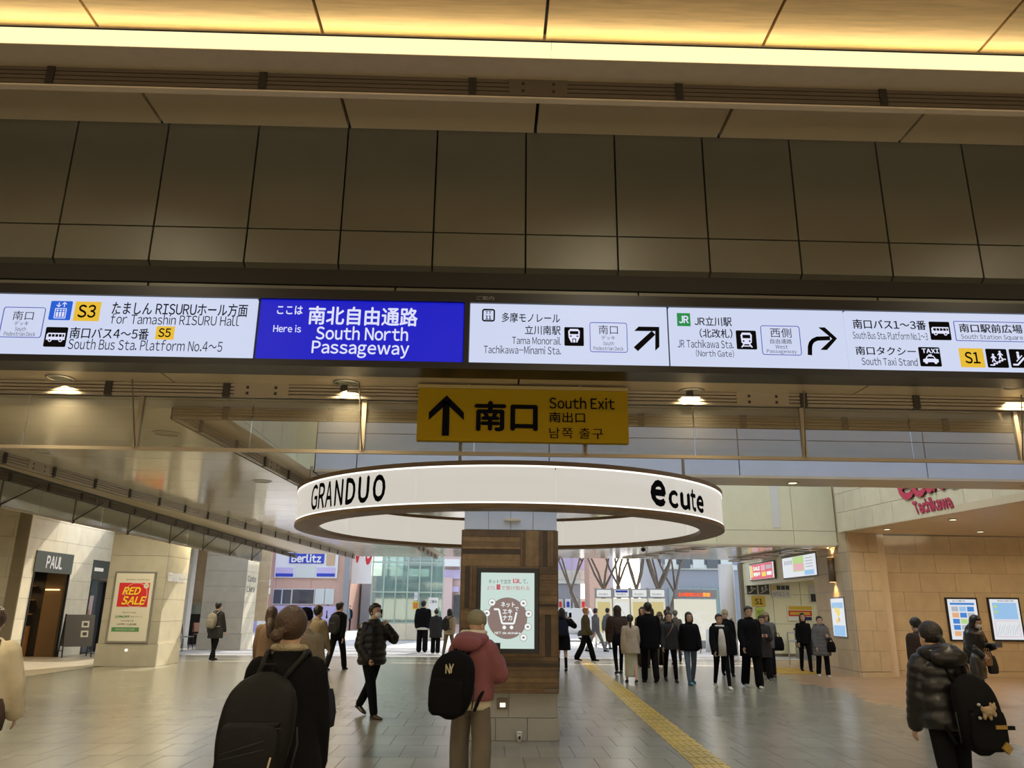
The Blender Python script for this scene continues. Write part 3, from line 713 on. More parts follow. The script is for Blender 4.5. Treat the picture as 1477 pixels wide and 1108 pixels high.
# ---- the glowing ring
RC = (.285, 11.42); RO, RI, RZ0, RZ1 = 3.02, 2.70, 2.66, 3.18
rg = empty('ring_sign', (RC[0], RC[1], RZ0), 'large round glowing ring sign with wooden rims hanging around the pillar', 'sign')
MB().lathe([(RI, RZ0), (RO, RZ0), (RO, RZ0+.05), (RI, RZ0+.05)], *RC, 96).build('lower_rim', M['ring_wood'], rg, False)
MB().lathe([(RI, RZ1-.05), (RO, RZ1-.05), (RO, RZ1), (RI, RZ1)], *RC, 96).build('upper_rim', M['ring_wood'], rg, False)
for k in range(12):
    a0 = 2*math.pi*(k-.5)/12+.004-math.pi/2-.12; a1 = a0+2*math.pi/12-.006
    MB().lathe([(RO-.05, RZ0+.05), (RO-.015, RZ0+.05), (RO-.015, RZ1-.05), (RO-.05, RZ1-.05)], *RC, 12, a0, a1).build('lit_panel', M['ring_face'], rg, True)
    MB().lathe([(RI+.015, RZ0+.05), (RI+.05, RZ0+.05), (RI+.05, RZ1-.05), (RI+.015, RZ1-.05)], *RC, 12, a0, a1).build('lit_panel', M['ring_face'], rg, True)
MB().lathe([(RO-.015, RZ0+.05), (RO-.008, RZ0+.05), (RO-.008, RZ0+.068), (RO-.015, RZ0+.068)], *RC, 96).build('light_line', M['ring_led'], rg)
MB().lathe([(RO-.015, RZ1-.068), (RO-.008, RZ1-.068), (RO-.008, RZ1-.05), (RO-.015, RZ1-.05)], *RC, 96).build('light_line', M['ring_led'], rg)
for k in range(6):
    a = 2*math.pi*k/6+.3; x, y = RC[0]+2.86*math.cos(a), RC[1]+2.86*math.sin(a)
    MB().tube([(x, y, RZ1), (x, y, 3.46)], .02, 8).build('hanger_rod', M['alu'], rg)
def on_ring(a, z, h): return (RC[0]+(RO-.012+h)*math.sin(a), RC[1]-(RO-.012+h)*math.cos(a), z)
def ring_angle(px, py):  # where the line of sight meets the ring's front
    d = ray(px, py); A = d.x**2+d.y**2; B = -2*(d.x*RC[0]+d.y*RC[1]); Cc = RC[0]**2+RC[1]**2-RO**2
    t = (-B-math.sqrt(max(B*B-4*A*Cc, 0)))/(2*A); x, y = d.x*t-RC[0], d.y*t-RC[1]; return math.atan2(x, -y), EYE+d.z*t
for s, l, r_, b_ in (('G', (449, 716), (457.5, 716), .02), ('R', (459, 716), (468, 716), .024), ('A', (469, 715), (479, 715), .024), ('N', (482, 714), (494, 714), .028), ('D', (498, 712), (512, 712), .038), ('U', (516, 708), (532, 708), .038), ('O', (537, 706), (555.5, 706), .045)):
    a0, _ = ring_angle(*l); a1, _ = ring_angle(*r_)
    text(s, DF, (a0, 2.76, a1, 3.075), M['ink'], rg, h=.006, bold=b_, warp=on_ring)
for s, l, r_, z0, z1, b_ in (('e', (939, 716), (961, 716), 2.76, 3.07, .05), ('c', (965, 722), (979, 722), 2.76, 2.975, .045), ('u', (982, 725), (996, 725), 2.76, 2.97, .045), ('t', (997, 727), (1004.5, 727), 2.76, 3.03, .035), ('e', (1005.5, 729), (1015.5, 729), 2.76, 2.975, .045)):
    a0, _ = ring_angle(*l); a1, _ = ring_angle(*r_)
    text(s, DF, (a0, z0, a1, z1), M['ink'], rg, h=.006, bold=b_, warp=on_ring)

# ================================================================== THINGS
# ---- long signboard, made of separate lit boxes in one black housing
SY = 5.86
SF = plane_y(SY)
hs = empty('sign_housing', (0, 5.98, 3.42), 'long black housing band that frames the five lit direction signs overhead', 'sign frame')
MB().box(-12, 12, 5.90, 6.10, 3.42, 4.07).build('back_box', M['black'], hs)
piece('top_rail', hs, -12, 12, 5.84, 5.90, 3.985, 4.07, M['black']); piece('bottom_rail', hs, -12, 12, 5.84, 5.90, 3.42, 3.475, M['black'])
piece('cover_joint', hs, -.235, -.195, 5.84, 5.90, 3.475, 3.985, M['black'])
text('ご案内', SF, (-.14, 4.005, .0, 4.04), M['greymetal'], hs, h=.022)
def sign_box(x0, x1, m, label):
    e = empty('direction_sign', ((x0+x1)/2, 5.9, 3.475), label, 'sign', 'lit direction signs in the overhead housing')
    e['group'] = 'lit direction signs in the overhead housing'
    b = MB().box(x0, x1, SY, 5.90, 3.478, 3.982).build('lit_panel', m, e)
    return e, b
e1, s1 = sign_box(-4.6, -1.90, M['sign_white'], 'white lit sign with S3, S5 and a bus symbol, far left in the overhead row')
e2, s2 = sign_box(-1.87, -.24, M['sign_blue'], 'blue lit sign reading South North Passageway in white letters')
e3, s3 = sign_box(-.19, 1.405, M['sign_white'], 'white lit sign for Tama Monorail with an arrow up to the right')
e4, s4 = sign_box(1.425, 2.855, M['sign_white'], 'white lit sign for JR Tachikawa Sta. with green square and curved arrow')
e5, s5 = sign_box(2.875, 5.2, M['sign_white'], 'white lit sign for buses and taxis with S1, rightmost overhead')
def B(px, p, m=None, rr=.02):
    ring_outline(SF, SF.rect_px(*px), m or M['blue_line'], p, .005, rr)
def T(s, px, p, m=None, **k): return tpx(s, SF, px, m or M['ink'], p, **k)
NV = M['navy']
B((2, 443, 63, 487), s1); T('南口', (19.3, 449, 49, 462), s1, NV); T('デッキ', (21, 463.5, 41.6, 470), s1, NV); T('South', (22, 471.6, 38, 477.7), s1, NV); T('Pedestrian Deck', (6, 478.5, 51.5, 485), s1, NV)
icon('lift', SF, SF.rect_px(72, 434.4, 103.3, 461.8), s1, M['icon_blue'], M['sign_glow'])
plate(SF, SF.rect_px(107.6, 435.4, 144.6, 463.2), M['sign_yellow'], s1, 'colour_patch'); T('S3', (113, 440, 139, 459), s1, h=.006, bold=.02)
T('たましん RISURUホール方面', (162.5, 437, 358, 456), s1, bold=.008); T('for Tamashin RISURU Hall', (160, 454, 346, 469), s1)
icon('bus', SF, SF.rect_px(64.6, 472, 96.5, 500.4), s1, M['ink'], M['sign_glow'])
T('南口バス4〜5番', (101.6, 473.3, 215.3, 489.6), s1, bold=.008); plate(SF, SF.rect_px(225, 471, 251.5, 490), M['sign_yellow'], s1, 'colour_patch'); T('S5', (229, 474, 247, 487), s1, h=.006, bold=.02)
T('South Bus Sta. Platform No.4~5', (99, 490, 321.6, 506), s1)
W_ = M['sign_glow']
T('ここは', (400, 441.3, 437, 454), s2, W_, bold=.02); T('南北自由通路', (445, 443, 603, 470), s2, W_, bold=.022); T('Here is', (394.5, 469, 434.6, 479.7), s2, W_, bold=.01)
T('South North', (456, 471.4, 589, 491.4), s2, W_, bold=.018); T('Passageway', (449.7, 493, 590.4, 517), s2, W_, bold=.018)
ring_outline(SF, SF.rect_px(695.3, 445.8, 714, 463.9), M['ink'], s3, .012, .02); T('TT', (700, 449, 709, 453.5), s3, bold=.03); T('11', (700, 455.5, 709, 461.5), s3, bold=.04)
T('多摩モノレール', (723.9, 452, 807.7, 465.8), s3, bold=.008); T('立川南駅', (757.2, 470, 808.5, 483.3), s3, bold=.008)
T('Tama Monorail', (738.6, 486, 809, 497), s3); T('Tachikawa-Minami Sta.', (698, 499.2, 809, 510.8), s3)
icon('mono', SF, SF.rect_px(814, 472.2, 842, 499), s3, M['ink'], M['sign_glow'])
B((850.7, 465.3, 904.9, 508.3), s3); T('南口', (863.5, 469.4, 891, 482.5), s3, NV); T('デッキ', (867.4, 484.4, 887, 490.5), s3, NV); T('South', (870, 492.7, 885.4, 498.3), s3, NV); T('Pedestrian Deck', (856, 499.9, 899.3, 505.8), s3, NV)
z5 = lambda x, y: SF.pt(660+x/3.602, 420+y/3.602)
flat(SF, [[z5(*q) for q in ((1008, 207), (1027, 227), (937, 312), (915, 292))], [z5(*q) for q in ((918, 207), (940, 185), (1047, 187), (1027, 208))], [z5(*q) for q in ((1047, 187), (1048, 290), (1027, 310), (1027, 208))]], M['ink'], s3, 'arrow')
a_ = SF.rect_px(976.5, 452, 995.5, 470.5); plate(SF, a_, M['icon_green'], s4, 'colour_patch'); T('JR', (979, 456, 993, 467), s4, M['sign_glow'], h=.006, bold=.03)
T('JR立川駅', (1001.5, 457.5, 1055, 470.8), s4, bold=.008); T('(北改札)', (1009, 474.7, 1056, 488), s4, bold=.008); T('JR Tachikawa Sta.', (977.3, 490.4, 1057.6, 502.3), s4); T('(North Gate)', (1003.7, 504.7, 1058.4, 515.8), s4)
icon('train', SF, SF.rect_px(1062, 477, 1091, 504), s4, M['ink'], M['sign_glow'])
B((1098, 470, 1154.6, 512.3), s4); T('西側', (1110.8, 473.6, 1141, 487.2), s4, NV); T('自由通路', (1110.8, 489.2, 1141.9, 496.2), s4, NV); T('West', (1118.4, 497.8, 1136.2, 503.3), s4, NV); T('Passageway', (1106, 504.7, 1149, 511), s4, NV)
z6 = lambda x, y: SF.pt(1060+x/3.542, 420+y/3.542)
arc = [(383, 327, 327), ]
pa = [(383, 327), (383, 285), (388, 266), (400, 252), (420, 243), (485, 241)]; pb = [z6(*q) for q in pa]
flat(SF, [bar(*pb[i], *pb[i+1], .034) for i in range(5)]+[circ(*q, .017, 10) for q in pb[1:5]]+[[z6(*q) for q in ((427, 186), (458, 186), (521, 243), (497, 243))], [z6(*q) for q in ((497, 243), (521, 243), (470, 301), (437, 300))]], M['ink'], s4, 'arrow')
T('南口バス1〜3番', (1230, 461.8, 1334.7, 475.5), s5, bold=.008); T('South Bus Sta. Platform No.1~3', (1230, 478.9, 1337.5, 490), s5)
icon('bus', SF, SF.rect_px(1341, 464.3, 1370.5, 490.6), s5, M['ink'], M['sign_glow']); B((1377, 464.3, 1490, 492.8), s5, rr=.01)
T('南口駅前広場', (1383.3, 468, 1473.6, 480.7), s5, NV, bold=.01); T('South Station Square', (1386, 482.9, 1475, 491.6), s5, NV)
T('南口タクシー', (1234, 500.5, 1320.3, 513), s5, bold=.008); T('South Taxi Stand', (1242.7, 516.3, 1323, 527.5), s5)
icon('taxi', SF, SF.rect_px(1326, 501, 1356.5, 528.7), s5, M['ink'], M['sign_glow']); T('TAXI', (1329, 503.5, 1353.5, 510), s5, M['sign_glow'], h=.006, bold=.03)
plate(SF, SF.rect_px(1384.3, 502.7, 1419, 530), M['sign_yellow'], s5, 'colour_patch'); T('S1', (1391, 508, 1412.5, 525), s5, h=.006, bold=.02)
icon('stairs', SF, SF.rect_px(1423, 503.5, 1453, 530.5), s5, M['ink'], M['sign_glow']); icon('escal', SF, SF.rect_px(1456.8, 504, 1485, 530.7), s5, M['ink'], M['sign_glow'])

# ---- yellow hanging sign
ye = empty('hanging_sign', (.26, 6.38, 2.95), 'yellow hanging sign reading South Exit with an upward arrow', 'sign')
yb = MB().box(-.625, 1.15, 6.34, 6.42, 2.95, 3.40).build('panel', M['exit_yellow'], ye)
piece('top_rail', ye, -.63, 1.155, 6.33, 6.43, 3.40, 3.43, M['exit_frame'])
for x in (-.2, .75): MB().tube([(x, 6.38, 3.42), (x, 6.38, 3.46)], .015, 8).build('hanger_rod', M['alu'], ye)
YF = plane_y(6.335)
z7 = lambda x, y: YF.pt(560+x/3.887, 540+y/3.887)
flat(YF, [[z7(*q) for q in ((328, 118), (424, 215), (424, 258), (328, 166))], [z7(*q) for q in ((328, 118), (328, 166), (227, 256), (228, 213))], [z7(*q) for q in ((308, 150), (345, 150), (340, 345), (300, 345))]], M['ink'], yb, 'arrow')
tpx('南口', YF, (684.3, 579, 775.6, 622.5), M['ink'], yb, bold=.03); tpx('South Exit', YF, (792.3, 573.5, 886.7, 590.5), M['ink'], yb, bold=.01)
tpx('南出口', YF, (792.3, 594.8, 843.8, 610), M['ink'], yb, bold=.008); tpx('남쪽 출구', YF, (792.3, 617.4, 870, 633), M['ink'], yb)

# ---- hanging smoke barriers
b1 = empty('smoke_barrier', (0, 6.54, 2.87), 'clear glass smoke barrier hanging across the hall behind the yellow sign', 'glass barrier', 'glass smoke barriers')
b1['group'] = 'glass smoke barriers'
for k in range(-5, 6):
    x = -1.10+1.905*k; 
    for h_ in (0, 1): MB().box(x+.952*h_+.006, x+.952*h_+.946, 6.536, 6.544, 2.89, 3.45).build('glass_pane', M['barrier'], b1)
    MB().box(x-.018, x+.018, 6.52, 6.56, 2.87, 3.45).build('rod', M['alu'], b1)
    MB().tube([(x-.03, 6.36, 3.44), (x, 6.525, 2.89)], .006, 6).build('brace_wire', M['bronze'], b1)
piece('bottom_rail', b1, -12, 12, 6.52, 6.56, 2.865, 2.893, M['alu'])
b2 = empty('smoke_barrier', (-7.0, 16, 2.95), 'long glass smoke barrier hanging along the left aisle in front of the shop wall', 'glass barrier', 'glass smoke barriers')
y = 7.2; k = 0
while y < 24.3:
    MB().box(-7.004, -6.996, y+.006, y+1.019, 2.97, 3.42).build('glass_pane', M['barrier2'], b2)
    if k % 2 == 0:
        MB().box(-7.015, -6.985, y-.015, y+.015, 2.95, 3.42).build('rod', M['bronze'], b2)
        MB().tube([(-6.99, y+.02, 2.97), (-6.90, y+.75, 3.36)], .010, 6).build('brace_wire', M['clamp'], b2); MB().ell((-6.99, y, 2.95), (.03, .03, .03), 8, 6).build('wire_anchor', M['clamp'], b2)
    y += 1.025; k += 1
piece('bottom_rail', b2, -7.02, -6.98, 7.2, 24.4, 2.935, 2.965, M['alu'])
# ---- ceiling fittings
FIX = [(87, 545, 3.45, .115), (500, 552, 3.45, .115), (997, 564, 3.45, .115), (1465, 556, 3.45, .115), (240, 625, 3.46, .15), (60, 651, 3.46, .12), (378, 694, 3.46, .15), (359, 749, 3.46, .16)]
names = ['round recessed ceiling light at the far left below the overhead signs', 'round recessed ceiling light below the blue sign', 'round recessed ceiling light to the right of the yellow hanging sign', 'round recessed ceiling light at the far right below the overhead signs',
         'round flush light in the glossy gallery ceiling nearest the glass barrier', 'small round flush light in the gallery ceiling at the left edge', 'round flush light in the gallery ceiling beside the inner track', 'round flush light in the gallery ceiling farthest towards the exit']
for (px, py, z, r_), nm in zip(FIX, names):
    q = atZ(px, py, z); e = empty('ceiling_light', (q.x, q.y, z), nm, 'ceiling light', 'round ceiling lights')
    MB().lathe([(r_*.82, z-.012), (r_, z-.006), (r_, z+.01), (r_*.82, z+.01)], q.x, q.y, 28).build('trim_ring', M['steel'], e, True)
    MB().lathe([(0, z-.004), (r_*.83, z-.004), (r_*.83, z+.01), (0, z+.01)], q.x, q.y, 28).build('lens', M['glass'] if z < 3.455 else M['alu'], e)
q = atY(928, 798, 22.9); cam_ = empty('security_camera', (q.x, q.y, 3.43), 'small dark dome camera under the ceiling behind the ring', 'camera')
MB().tube([(q.x, q.y, 3.46), (q.x, q.y, 3.36)], .05, 12).build('base', M['white'], cam_); MB().ell((q.x, q.y, 3.33), (.07, .07, .06)).build('dome', M['black'], cam_, True)

# ---- left: bakery shop front, piers
sh = struct('wall_left', MB().box(-14.4, -14.03, 24.4, 24.95, 0, 4.6).box(-14.4, -14.03, 27.1, 28.6, 0, 4.6).box(-14.4, -14.03, 31.9, 37.9, 0, 4.6).box(-14.4, -14.03, 24.95, 27.1, 2.7, 4.6).box(-14.4, -14.03, 28.6, 31.9, 2.7, 4.6), M['joint'])
doors = ((24.95, 27.1, 0, 3.22), (28.6, 31.9, 0, 3.15))
blocks_x(sh, 24.4, 34, 0.0, 4.6, -14.03, 1.5, .6, M['stone'], holes=[(a, b, z0-.1, z1) for a, b, z0, z1 in doors])
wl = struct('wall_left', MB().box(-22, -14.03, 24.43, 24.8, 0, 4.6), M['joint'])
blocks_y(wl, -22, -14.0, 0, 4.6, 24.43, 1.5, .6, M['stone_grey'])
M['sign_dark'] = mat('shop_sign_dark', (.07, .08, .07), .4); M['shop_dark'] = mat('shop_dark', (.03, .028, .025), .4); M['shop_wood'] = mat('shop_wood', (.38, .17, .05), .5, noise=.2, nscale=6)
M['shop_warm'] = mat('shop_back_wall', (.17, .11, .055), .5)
for n_, (a, b, z0, z1) in enumerate(doors):
    lab = ['bakery shop front with PAUL sign, open doorway and lit bread shelves', 'bakery shop front with PAUL sign and dark folding doors, behind the pavement board'][n_]
    e = empty('shop_front', (-14.0, (a+b)/2, 0), lab, 'shop front', 'PAUL shop fronts')
    MB().box(-14.04, -13.97, a-.04, b+.04, z1-.62, z1+.02).build('sign_board', M['sign_dark'], e)
    F_ = Frame((-13.965, 0, 0), (0, 1, 0), (0, 0, 1), (1, 0, 0))
    q0, q1 = ((24.95+.55, 24.95+1.5) if n_ == 0 else (30.4, 31.6))
    text('PAUL', F_, (q0, z1-.50, q1, z1-.10), M['ring_face'], e, bold=.03, h=.01)
    if n_ == 1: plate(F_, (28.65, z1-.36, 29.3, z1-.24), M['ring_face'], e, 'light_bar')
    for y in (a, b-.06): piece('door_post', e, -14.04, -13.98, y, y+.06, 0, z1-.62, M['black'])
    if n_ == 0:
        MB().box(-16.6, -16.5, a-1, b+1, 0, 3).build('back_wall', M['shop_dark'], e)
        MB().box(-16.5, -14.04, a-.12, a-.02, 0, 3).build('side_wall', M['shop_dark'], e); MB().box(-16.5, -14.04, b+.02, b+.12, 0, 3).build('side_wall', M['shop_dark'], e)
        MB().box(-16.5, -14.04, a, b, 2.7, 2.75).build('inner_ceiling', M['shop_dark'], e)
        MB().box(-16.2, -15.0, b-.45, b, 0, .95).build('counter', M['shop_wood'], e)
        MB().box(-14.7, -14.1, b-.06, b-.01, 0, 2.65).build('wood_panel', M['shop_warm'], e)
        for z in (1.3, 1.75, 2.2): piece('shelf', e, -16.2, -15.0, b-.38, b, z, z+.04, M['shop_wood'])
        MB().tube([(-14.65, b-.1, 2.1), (-14.2, b-.1, 2.1)], .02, 8).build('lamp_tube', M['sconce_on'], e)
    else:
        MB().box(-14.3, -14.25, a, b, 0, z1-.62).build('glazing', M['dark_glass'], e)
        for k in range(9):
            y = a+1.5+.2*k; MB().box(-14.25, -14.06, y, y+.05, 0, z1-.7).build('folding_door_leaf', M['greymetal'] if k % 2 else M['black'], e)
        for k in range(3): MB().tube([(-14.02, a+1.7+.5*k, .9), (-14.02, a+1.7+.5*k, 1.5)], .02, 6).build('door_handle', M['steel'], e)
lamp(-15.4, 26, 2.6, .5, 20, (1, .62, .25), 160)
# bread loaves on the shelves
for i, (y, z) in enumerate(((25.2, 1.34), (25.5, 1.34), (25.85, 1.34), (25.3, 1.79), (25.7, 1.79), (25.2, .95), (25.55, .95), (25.95, .95), (26.1, 1.34))):
    tag(MB().ell((-16.05+(y-25.2)*1.05, 26.85, z+.07), (.11, .09, .07), 10, 7).build('bread_loaf', M['shop_wood'], None, True), 'brown loaf on the %s inside the bakery doorway, %s' % ({1.34: 'lower shelf', 1.79: 'middle shelf', .95: 'counter'}[z], ('leftmost', 'second from the left', 'third from the left', 'left one', 'right one', 'leftmost', 'second from the left', 'rightmost but one', 'rightmost')[i]), 'bread', 'loaves inside the bakery')
# posters in window and sandwich board
e = empty('window_poster', (-14.2, 28.95, 1.2), 'pale pink poster behind the bakery glass beside the folding doors', 'poster')
MB().box(-14.22, -14.18, 28.7, 29.35, 1.0, 1.95).build('sheet', mat('poster_pink', (.55, .42, .42), .6), e); MB().ell((-14.17, 29.0, 1.35), (.01, .2, .15)).build('picture', mat('poster_food', (.5, .22, .12), .6), e)
q = atZ(127, 948); bx, by = q.x-.45, q.y
sb = empty('sandwich_board', (bx, by, 0), 'black framed pavement board with photos standing beside the PAUL doorway', 'sign board', rz=R(38))
def sbp(name, mbx, m): return mbx.build(name, m, sb, False, True)
for s in (-1, 1):
    for x in (-.42, .42):
        sbp('leg', MB().tube([(x, s*.34, 0), (x, s*.03, 1.34)], .02, 6), M['black'])
    q4 = [(-.42, s*.26, .33), (.42, s*.26, .33), (.42, s*.035, 1.32), (-.42, s*.035, 1.32)]
    if s > 0: q4 = q4[::-1]
    o = sbp('board', MB().hexa(q4, (0, s*.02, 0)), mat('board_black', (.07, .065, .06), .35))
sbp('cross_bar', MB().tube([(-.42, -.30, .2), (-.42, .30, .2)], .012, 6), M['black']); sbp('cross_bar', MB().tube([(.42, -.30, .2), (.42, .30, .2)], .012, 6), M['black'])
for z in (.62, .92):
    t_ = 1-(z-.33)/.99; yb0 = -(.035+.225*t_)-.022
    for x in (.05,): sbp('photo', MB().hexa([(x, yb0, z), (x+.22, yb0, z), (x+.22, yb0+.045, z+.2), (x, yb0+.045, z+.2)], (0, -.006, 0)), M['paper']); sbp('photo_print', MB().hexa([(x+.05, yb0-.008, z+.05), (x+.17, yb0-.008, z+.05), (x+.17, yb0+.018, z+.15), (x+.05, yb0+.018, z+.15)], (0, -.004, 0)), M['shop_dark'])
# piers
def pier(x0, x1, y0, y1, h, label, light=True, bh=.6):
    e = empty('stone_pier', ((x0+x1)/2, (y0+y1)/2, 0), label, 'pillar', 'square stone piers along the left aisle')
    MB().box(x0+.03, x1-.03, y0+.03, y1-.03, 0, h).build('core', M['joint'], e)
    for r_ in range(int(h/bh)+1):
        z0, z1 = r_*bh, min(r_*bh+bh, h)
        if z1-z0 < .03: continue
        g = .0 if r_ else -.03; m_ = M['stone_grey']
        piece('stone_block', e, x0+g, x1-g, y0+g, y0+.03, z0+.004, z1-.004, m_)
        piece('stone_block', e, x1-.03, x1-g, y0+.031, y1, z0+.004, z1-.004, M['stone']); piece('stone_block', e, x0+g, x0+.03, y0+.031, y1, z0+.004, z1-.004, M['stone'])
    if light:
        f_ = MB().box((x0+x1)/2-.09, (x0+x1)/2+.09, y0-.015, y0+.01, .36, .54).build('step_light', M['bronze'], e)
        MB().ell(((x0+x1)/2, y0-.015, .43), (.07, .02, .06)).build('lamp_lens', M['lamp_on'], f_, True)
    return e
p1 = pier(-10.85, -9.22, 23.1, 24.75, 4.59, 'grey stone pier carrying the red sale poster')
F1 = Frame((-9.22, 0, 0), (0, 1, 0), (0, 0, 1), (1, 0, 0))
text('GRANDUO', F1, (23.25, 2.30, 24.6, 2.55), M['ring_face'], p1, bold=.03, h=.01)
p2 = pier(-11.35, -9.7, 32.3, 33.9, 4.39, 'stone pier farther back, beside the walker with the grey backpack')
F2 = Frame((-9.7, 0, 0), (0, 1, 0), (0, 0, 1), (1, 0, 0)); text('Coto', F2, (32.5, 2.6, 33.6, 2.85), M['greymetal'], p2, h=.006, bold=.02); text('Livre', F2, (32.5, 2.2, 33.6, 2.45), M['greymetal'], p2, h=.006, bold=.02)
# sale poster
PY = 23.03; PFR = plane_y(PY)
po = empty('sale_poster', (-10.0, 23.06, 1.0), 'framed white poster reading RED SALE on a red field, on the near stone pier', 'poster')
rt = PFR.rect_px(162, 848, 224, 938)
a0, b0, a1, b1 = -10.62, .62, -9.47, 2.55
plate(PFR, (a0, b0, a1, b1), M['steel'], po, 'frame', -.04, 0); plate(PFR, (a0+.05, b0+.05, a1-.05, b1-.05), M['paper'], po, 'sheet', 0, .004)
def pr_(u0, v0, u1, v1): return (a0+(a1-a0)*u0, b0+(b1-b0)*v0, a0+(a1-a0)*u1, b0+(b1-b0)*v1)
rf = plate(PFR, pr_(.14, .50, .88, .84), M['red'], po, 'red_field', .004, .006)
text('RED', PFR, pr_(.24, .67, .66, .78), M['yellow'], rf, bold=.035, h=.02, slant=.25); text('SALE', PFR, pr_(.24, .53, .80, .65), M['yellow'], rf, bold=.035, h=.02, slant=.25)
ring_outline(PFR, pr_(.30, .50, .84, .84), M['white'], rf, .008, .28, .0065)
flat(PFR, [circ(a0+(a1-a0)*.80, b0+(b1-b0)*.80, .075, 20)], M['paper'], rf, 'badge', .008, .010); text('30', PFR, pr_(.76, .785, .84, .815), M['green'], rf, h=.012)
text('GRANDUO TACHIKAWA', PFR, pr_(.28, .875, .86, .895), M['ink'], po, h=.006); text('7DAYS CARD', PFR, pr_(.30, .41, .64, .43), M['ink'], po, h=.006)
text('10%OFF', PFR, pr_(.14, .345, .50, .38), M['green'], po, h=.006, bold=.05); text('キャンペーン', PFR, pr_(.52, .35, .80, .375), M['ink'], po, h=.006)
text('2026年1月', PFR, pr_(.30, .295, .60, .315), M['ink'], po, h=.006); text('1.2 FRI - 1.18 SUN', PFR, pr_(.22, .245, .68, .27), M['ink'], po, h=.006, bold=.02)
plate(PFR, pr_(.10, .155, .76, .215), M['green'], po, 'green_bar', .004, .006); text('GRANDUO CARD', PFR, pr_(.2, .172, .66, .198), M['paper'], po, h=.008)
# chairs and counter beyond
wbk = struct('wall_back', MB().box(-24, -11.6, 38.0, 38.3, 0, 4.6), M['joint'])
for i in range(9):
    for j in range(4): piece('wall_panel', wbk, -22+1.3*i+.01, -22+1.3*i+1.29, 37.95, 38.0, 1.0+.9*j+.01, 1.9+.9*j, M['stone_warm'])
struct('ceiling', MB().box(-30, -11.0, 29.5, 38.5, 4.4, 4.6), M['ceiling2'])
MB_ = MB().box(-12.75, -12.35, 33.5, 34, 0, 4.39); struct('trim_2', MB_, M['white'])
lamp(-14.5, 35.5, 4.3, .6, 260, (1, .8, .45), 165)
ctr = tag(MB().box(-13.9, -12.0, 36.6, 37.4, 0, 1.3).build('counter', M['black']), 'long black counter in front of the yellow panelled wall', 'counter')
bk = tag(MB().box(-13.9, -12.0, 36.55, 36.6, 1.3, 1.7).build('counter_screen', M['glass']), 'glass screen standing on the black counter', 'screen')
def cafe_chair(x, y, rz, seat, label):
    e = empty('cafe_chair', (x, y, 0), label, 'chair', 'chairs in front of the counter', rz)
    for a in (-.2, .2):
        for b in (-.2, .2): MB().tube([(a*1.1, b*1.1, 0), (a, b, .46)], .014, 6).build('leg', M['black'], e, False, True)
    MB().box(-.23, .23, -.22, .22, .46, .50).build('seat', seat, e, False, True)
    for a in (-.2, .2): MB().tube([(a, -.21, .5), (a, -.27, .95)], .014, 6).build('back_post', M['black'], e, False, True)
    MB().box(-.22, .22, -.285, -.255, .58, .95).build('backrest', seat, e, False, True)
_c = [atZ(*q_) for q_ in ((253, 940), (266, 937), (288, 932))]
cafe_chair(_c[0].x, _c[0].y, R(-75), M['grey_build'], 'dark metal chair with grey seat nearest the sale pier'); cafe_chair(_c[1].x, _c[1].y, R(-90), M['greymetal'], 'dark chair with charcoal back, middle of the three by the counter'); cafe_chair(_c[2].x, _c[2].y, R(-110), mat('seat_brown', (.35, .16, .09), .5), 'chair with reddish-brown back, third from the sale pier')
# cup on the floor by the pillar
e = empty('paper_cup', (.42, 10.70, 0), 'small white paper cup with lid standing on the floor at the pillar foot', 'cup')
MB().lathe([(0, 0), (.028, 0), (.038, .11), (0, .11)], .42, 10.68, 16).build('cup', M['paper'], e, True); MB().lathe([(0, .11), (.041, .11), (.039, .125), (0, .125)], .42, 10.68, 16).build('lid', M['white'], e, True)
MB().box(.408, .432, 10.640, 10.645, .04, .075).build('label_print', M['ink'], e)

# ---- right: red letters on the stone band, wall posters, sconce
M['ecute_red'] = mat('letter_red', (.60, .05, .12), .4); M['ecute_side'] = mat('letter_side', (.12, .08, .08), .5); M['orange'] = mat('letter_orange', (.8, .25, .03), .4)
le = empty('wall_lettering', tuple(BF.P(3.0, 4.2)), 'raised red letters reading ecute Tachikawa on the stone band', 'lettering')
def bpx(x0, y0, x1, y1): return BF.rect_px(x0, y0, x1, y1)
for s, x0, y0, x1, y1, b_ in (('e', 1298, 680, 1321, 722, .04), ('c', 1318, 682, 1338, 718, .05), ('u', 1337, 680, 1352, 712, .05), ('t', 1352, 670, 1365, 708, .05), ('e', 1365, 672, 1388, 705, .05)):
    r_ = bpx(x0, y0, x1, y1)
    for h_ in (.08, .065, .05, .035): text(s, BF, r_, M['ecute_red'] if h_ == .08 else M['ecute_side'], le, h=h_, bold=b_, name='letter')
flat(BF, [[BF.pt(*q) for q in ((1306, 706), (1312, 697), (1314, 682), (1309, 692), (1303, 700))]], M['orange'], le, 'orange_stroke', .08, .09)
r_ = bpx(1321, 716, 1377, 738)
for h_ in (.05, .035): text('Tachikawa', BF, r_, M['ecute_red'] if h_ == .05 else M['ecute_side'], le, h=h_, bold=.05, name='letter', slant=-.35)
def framed(fr, rect, label, kind, name='poster_case', frame=M['black'], fw_=.045):
    a0, b0, a1, b1 = rect; e = empty(name, tuple(fr.P((a0+a1)/2, b0)), label, 'poster', 'lit poster cases')
    plate(fr, rect, frame, e, 'frame', 0, .05); s = plate(fr, (a0+fw_, b0+fw_, a1-fw_, b1-fw_), M['screen_paper'], e, 'lit_sheet', .05, .054)
    W2, H2 = a1-a0, b1-b0; q = lambda u0, v0, u1, v1: (a0+W2*u0, b0+H2*v0, a0+W2*u1, b0+H2*v1)
    return e, s, q
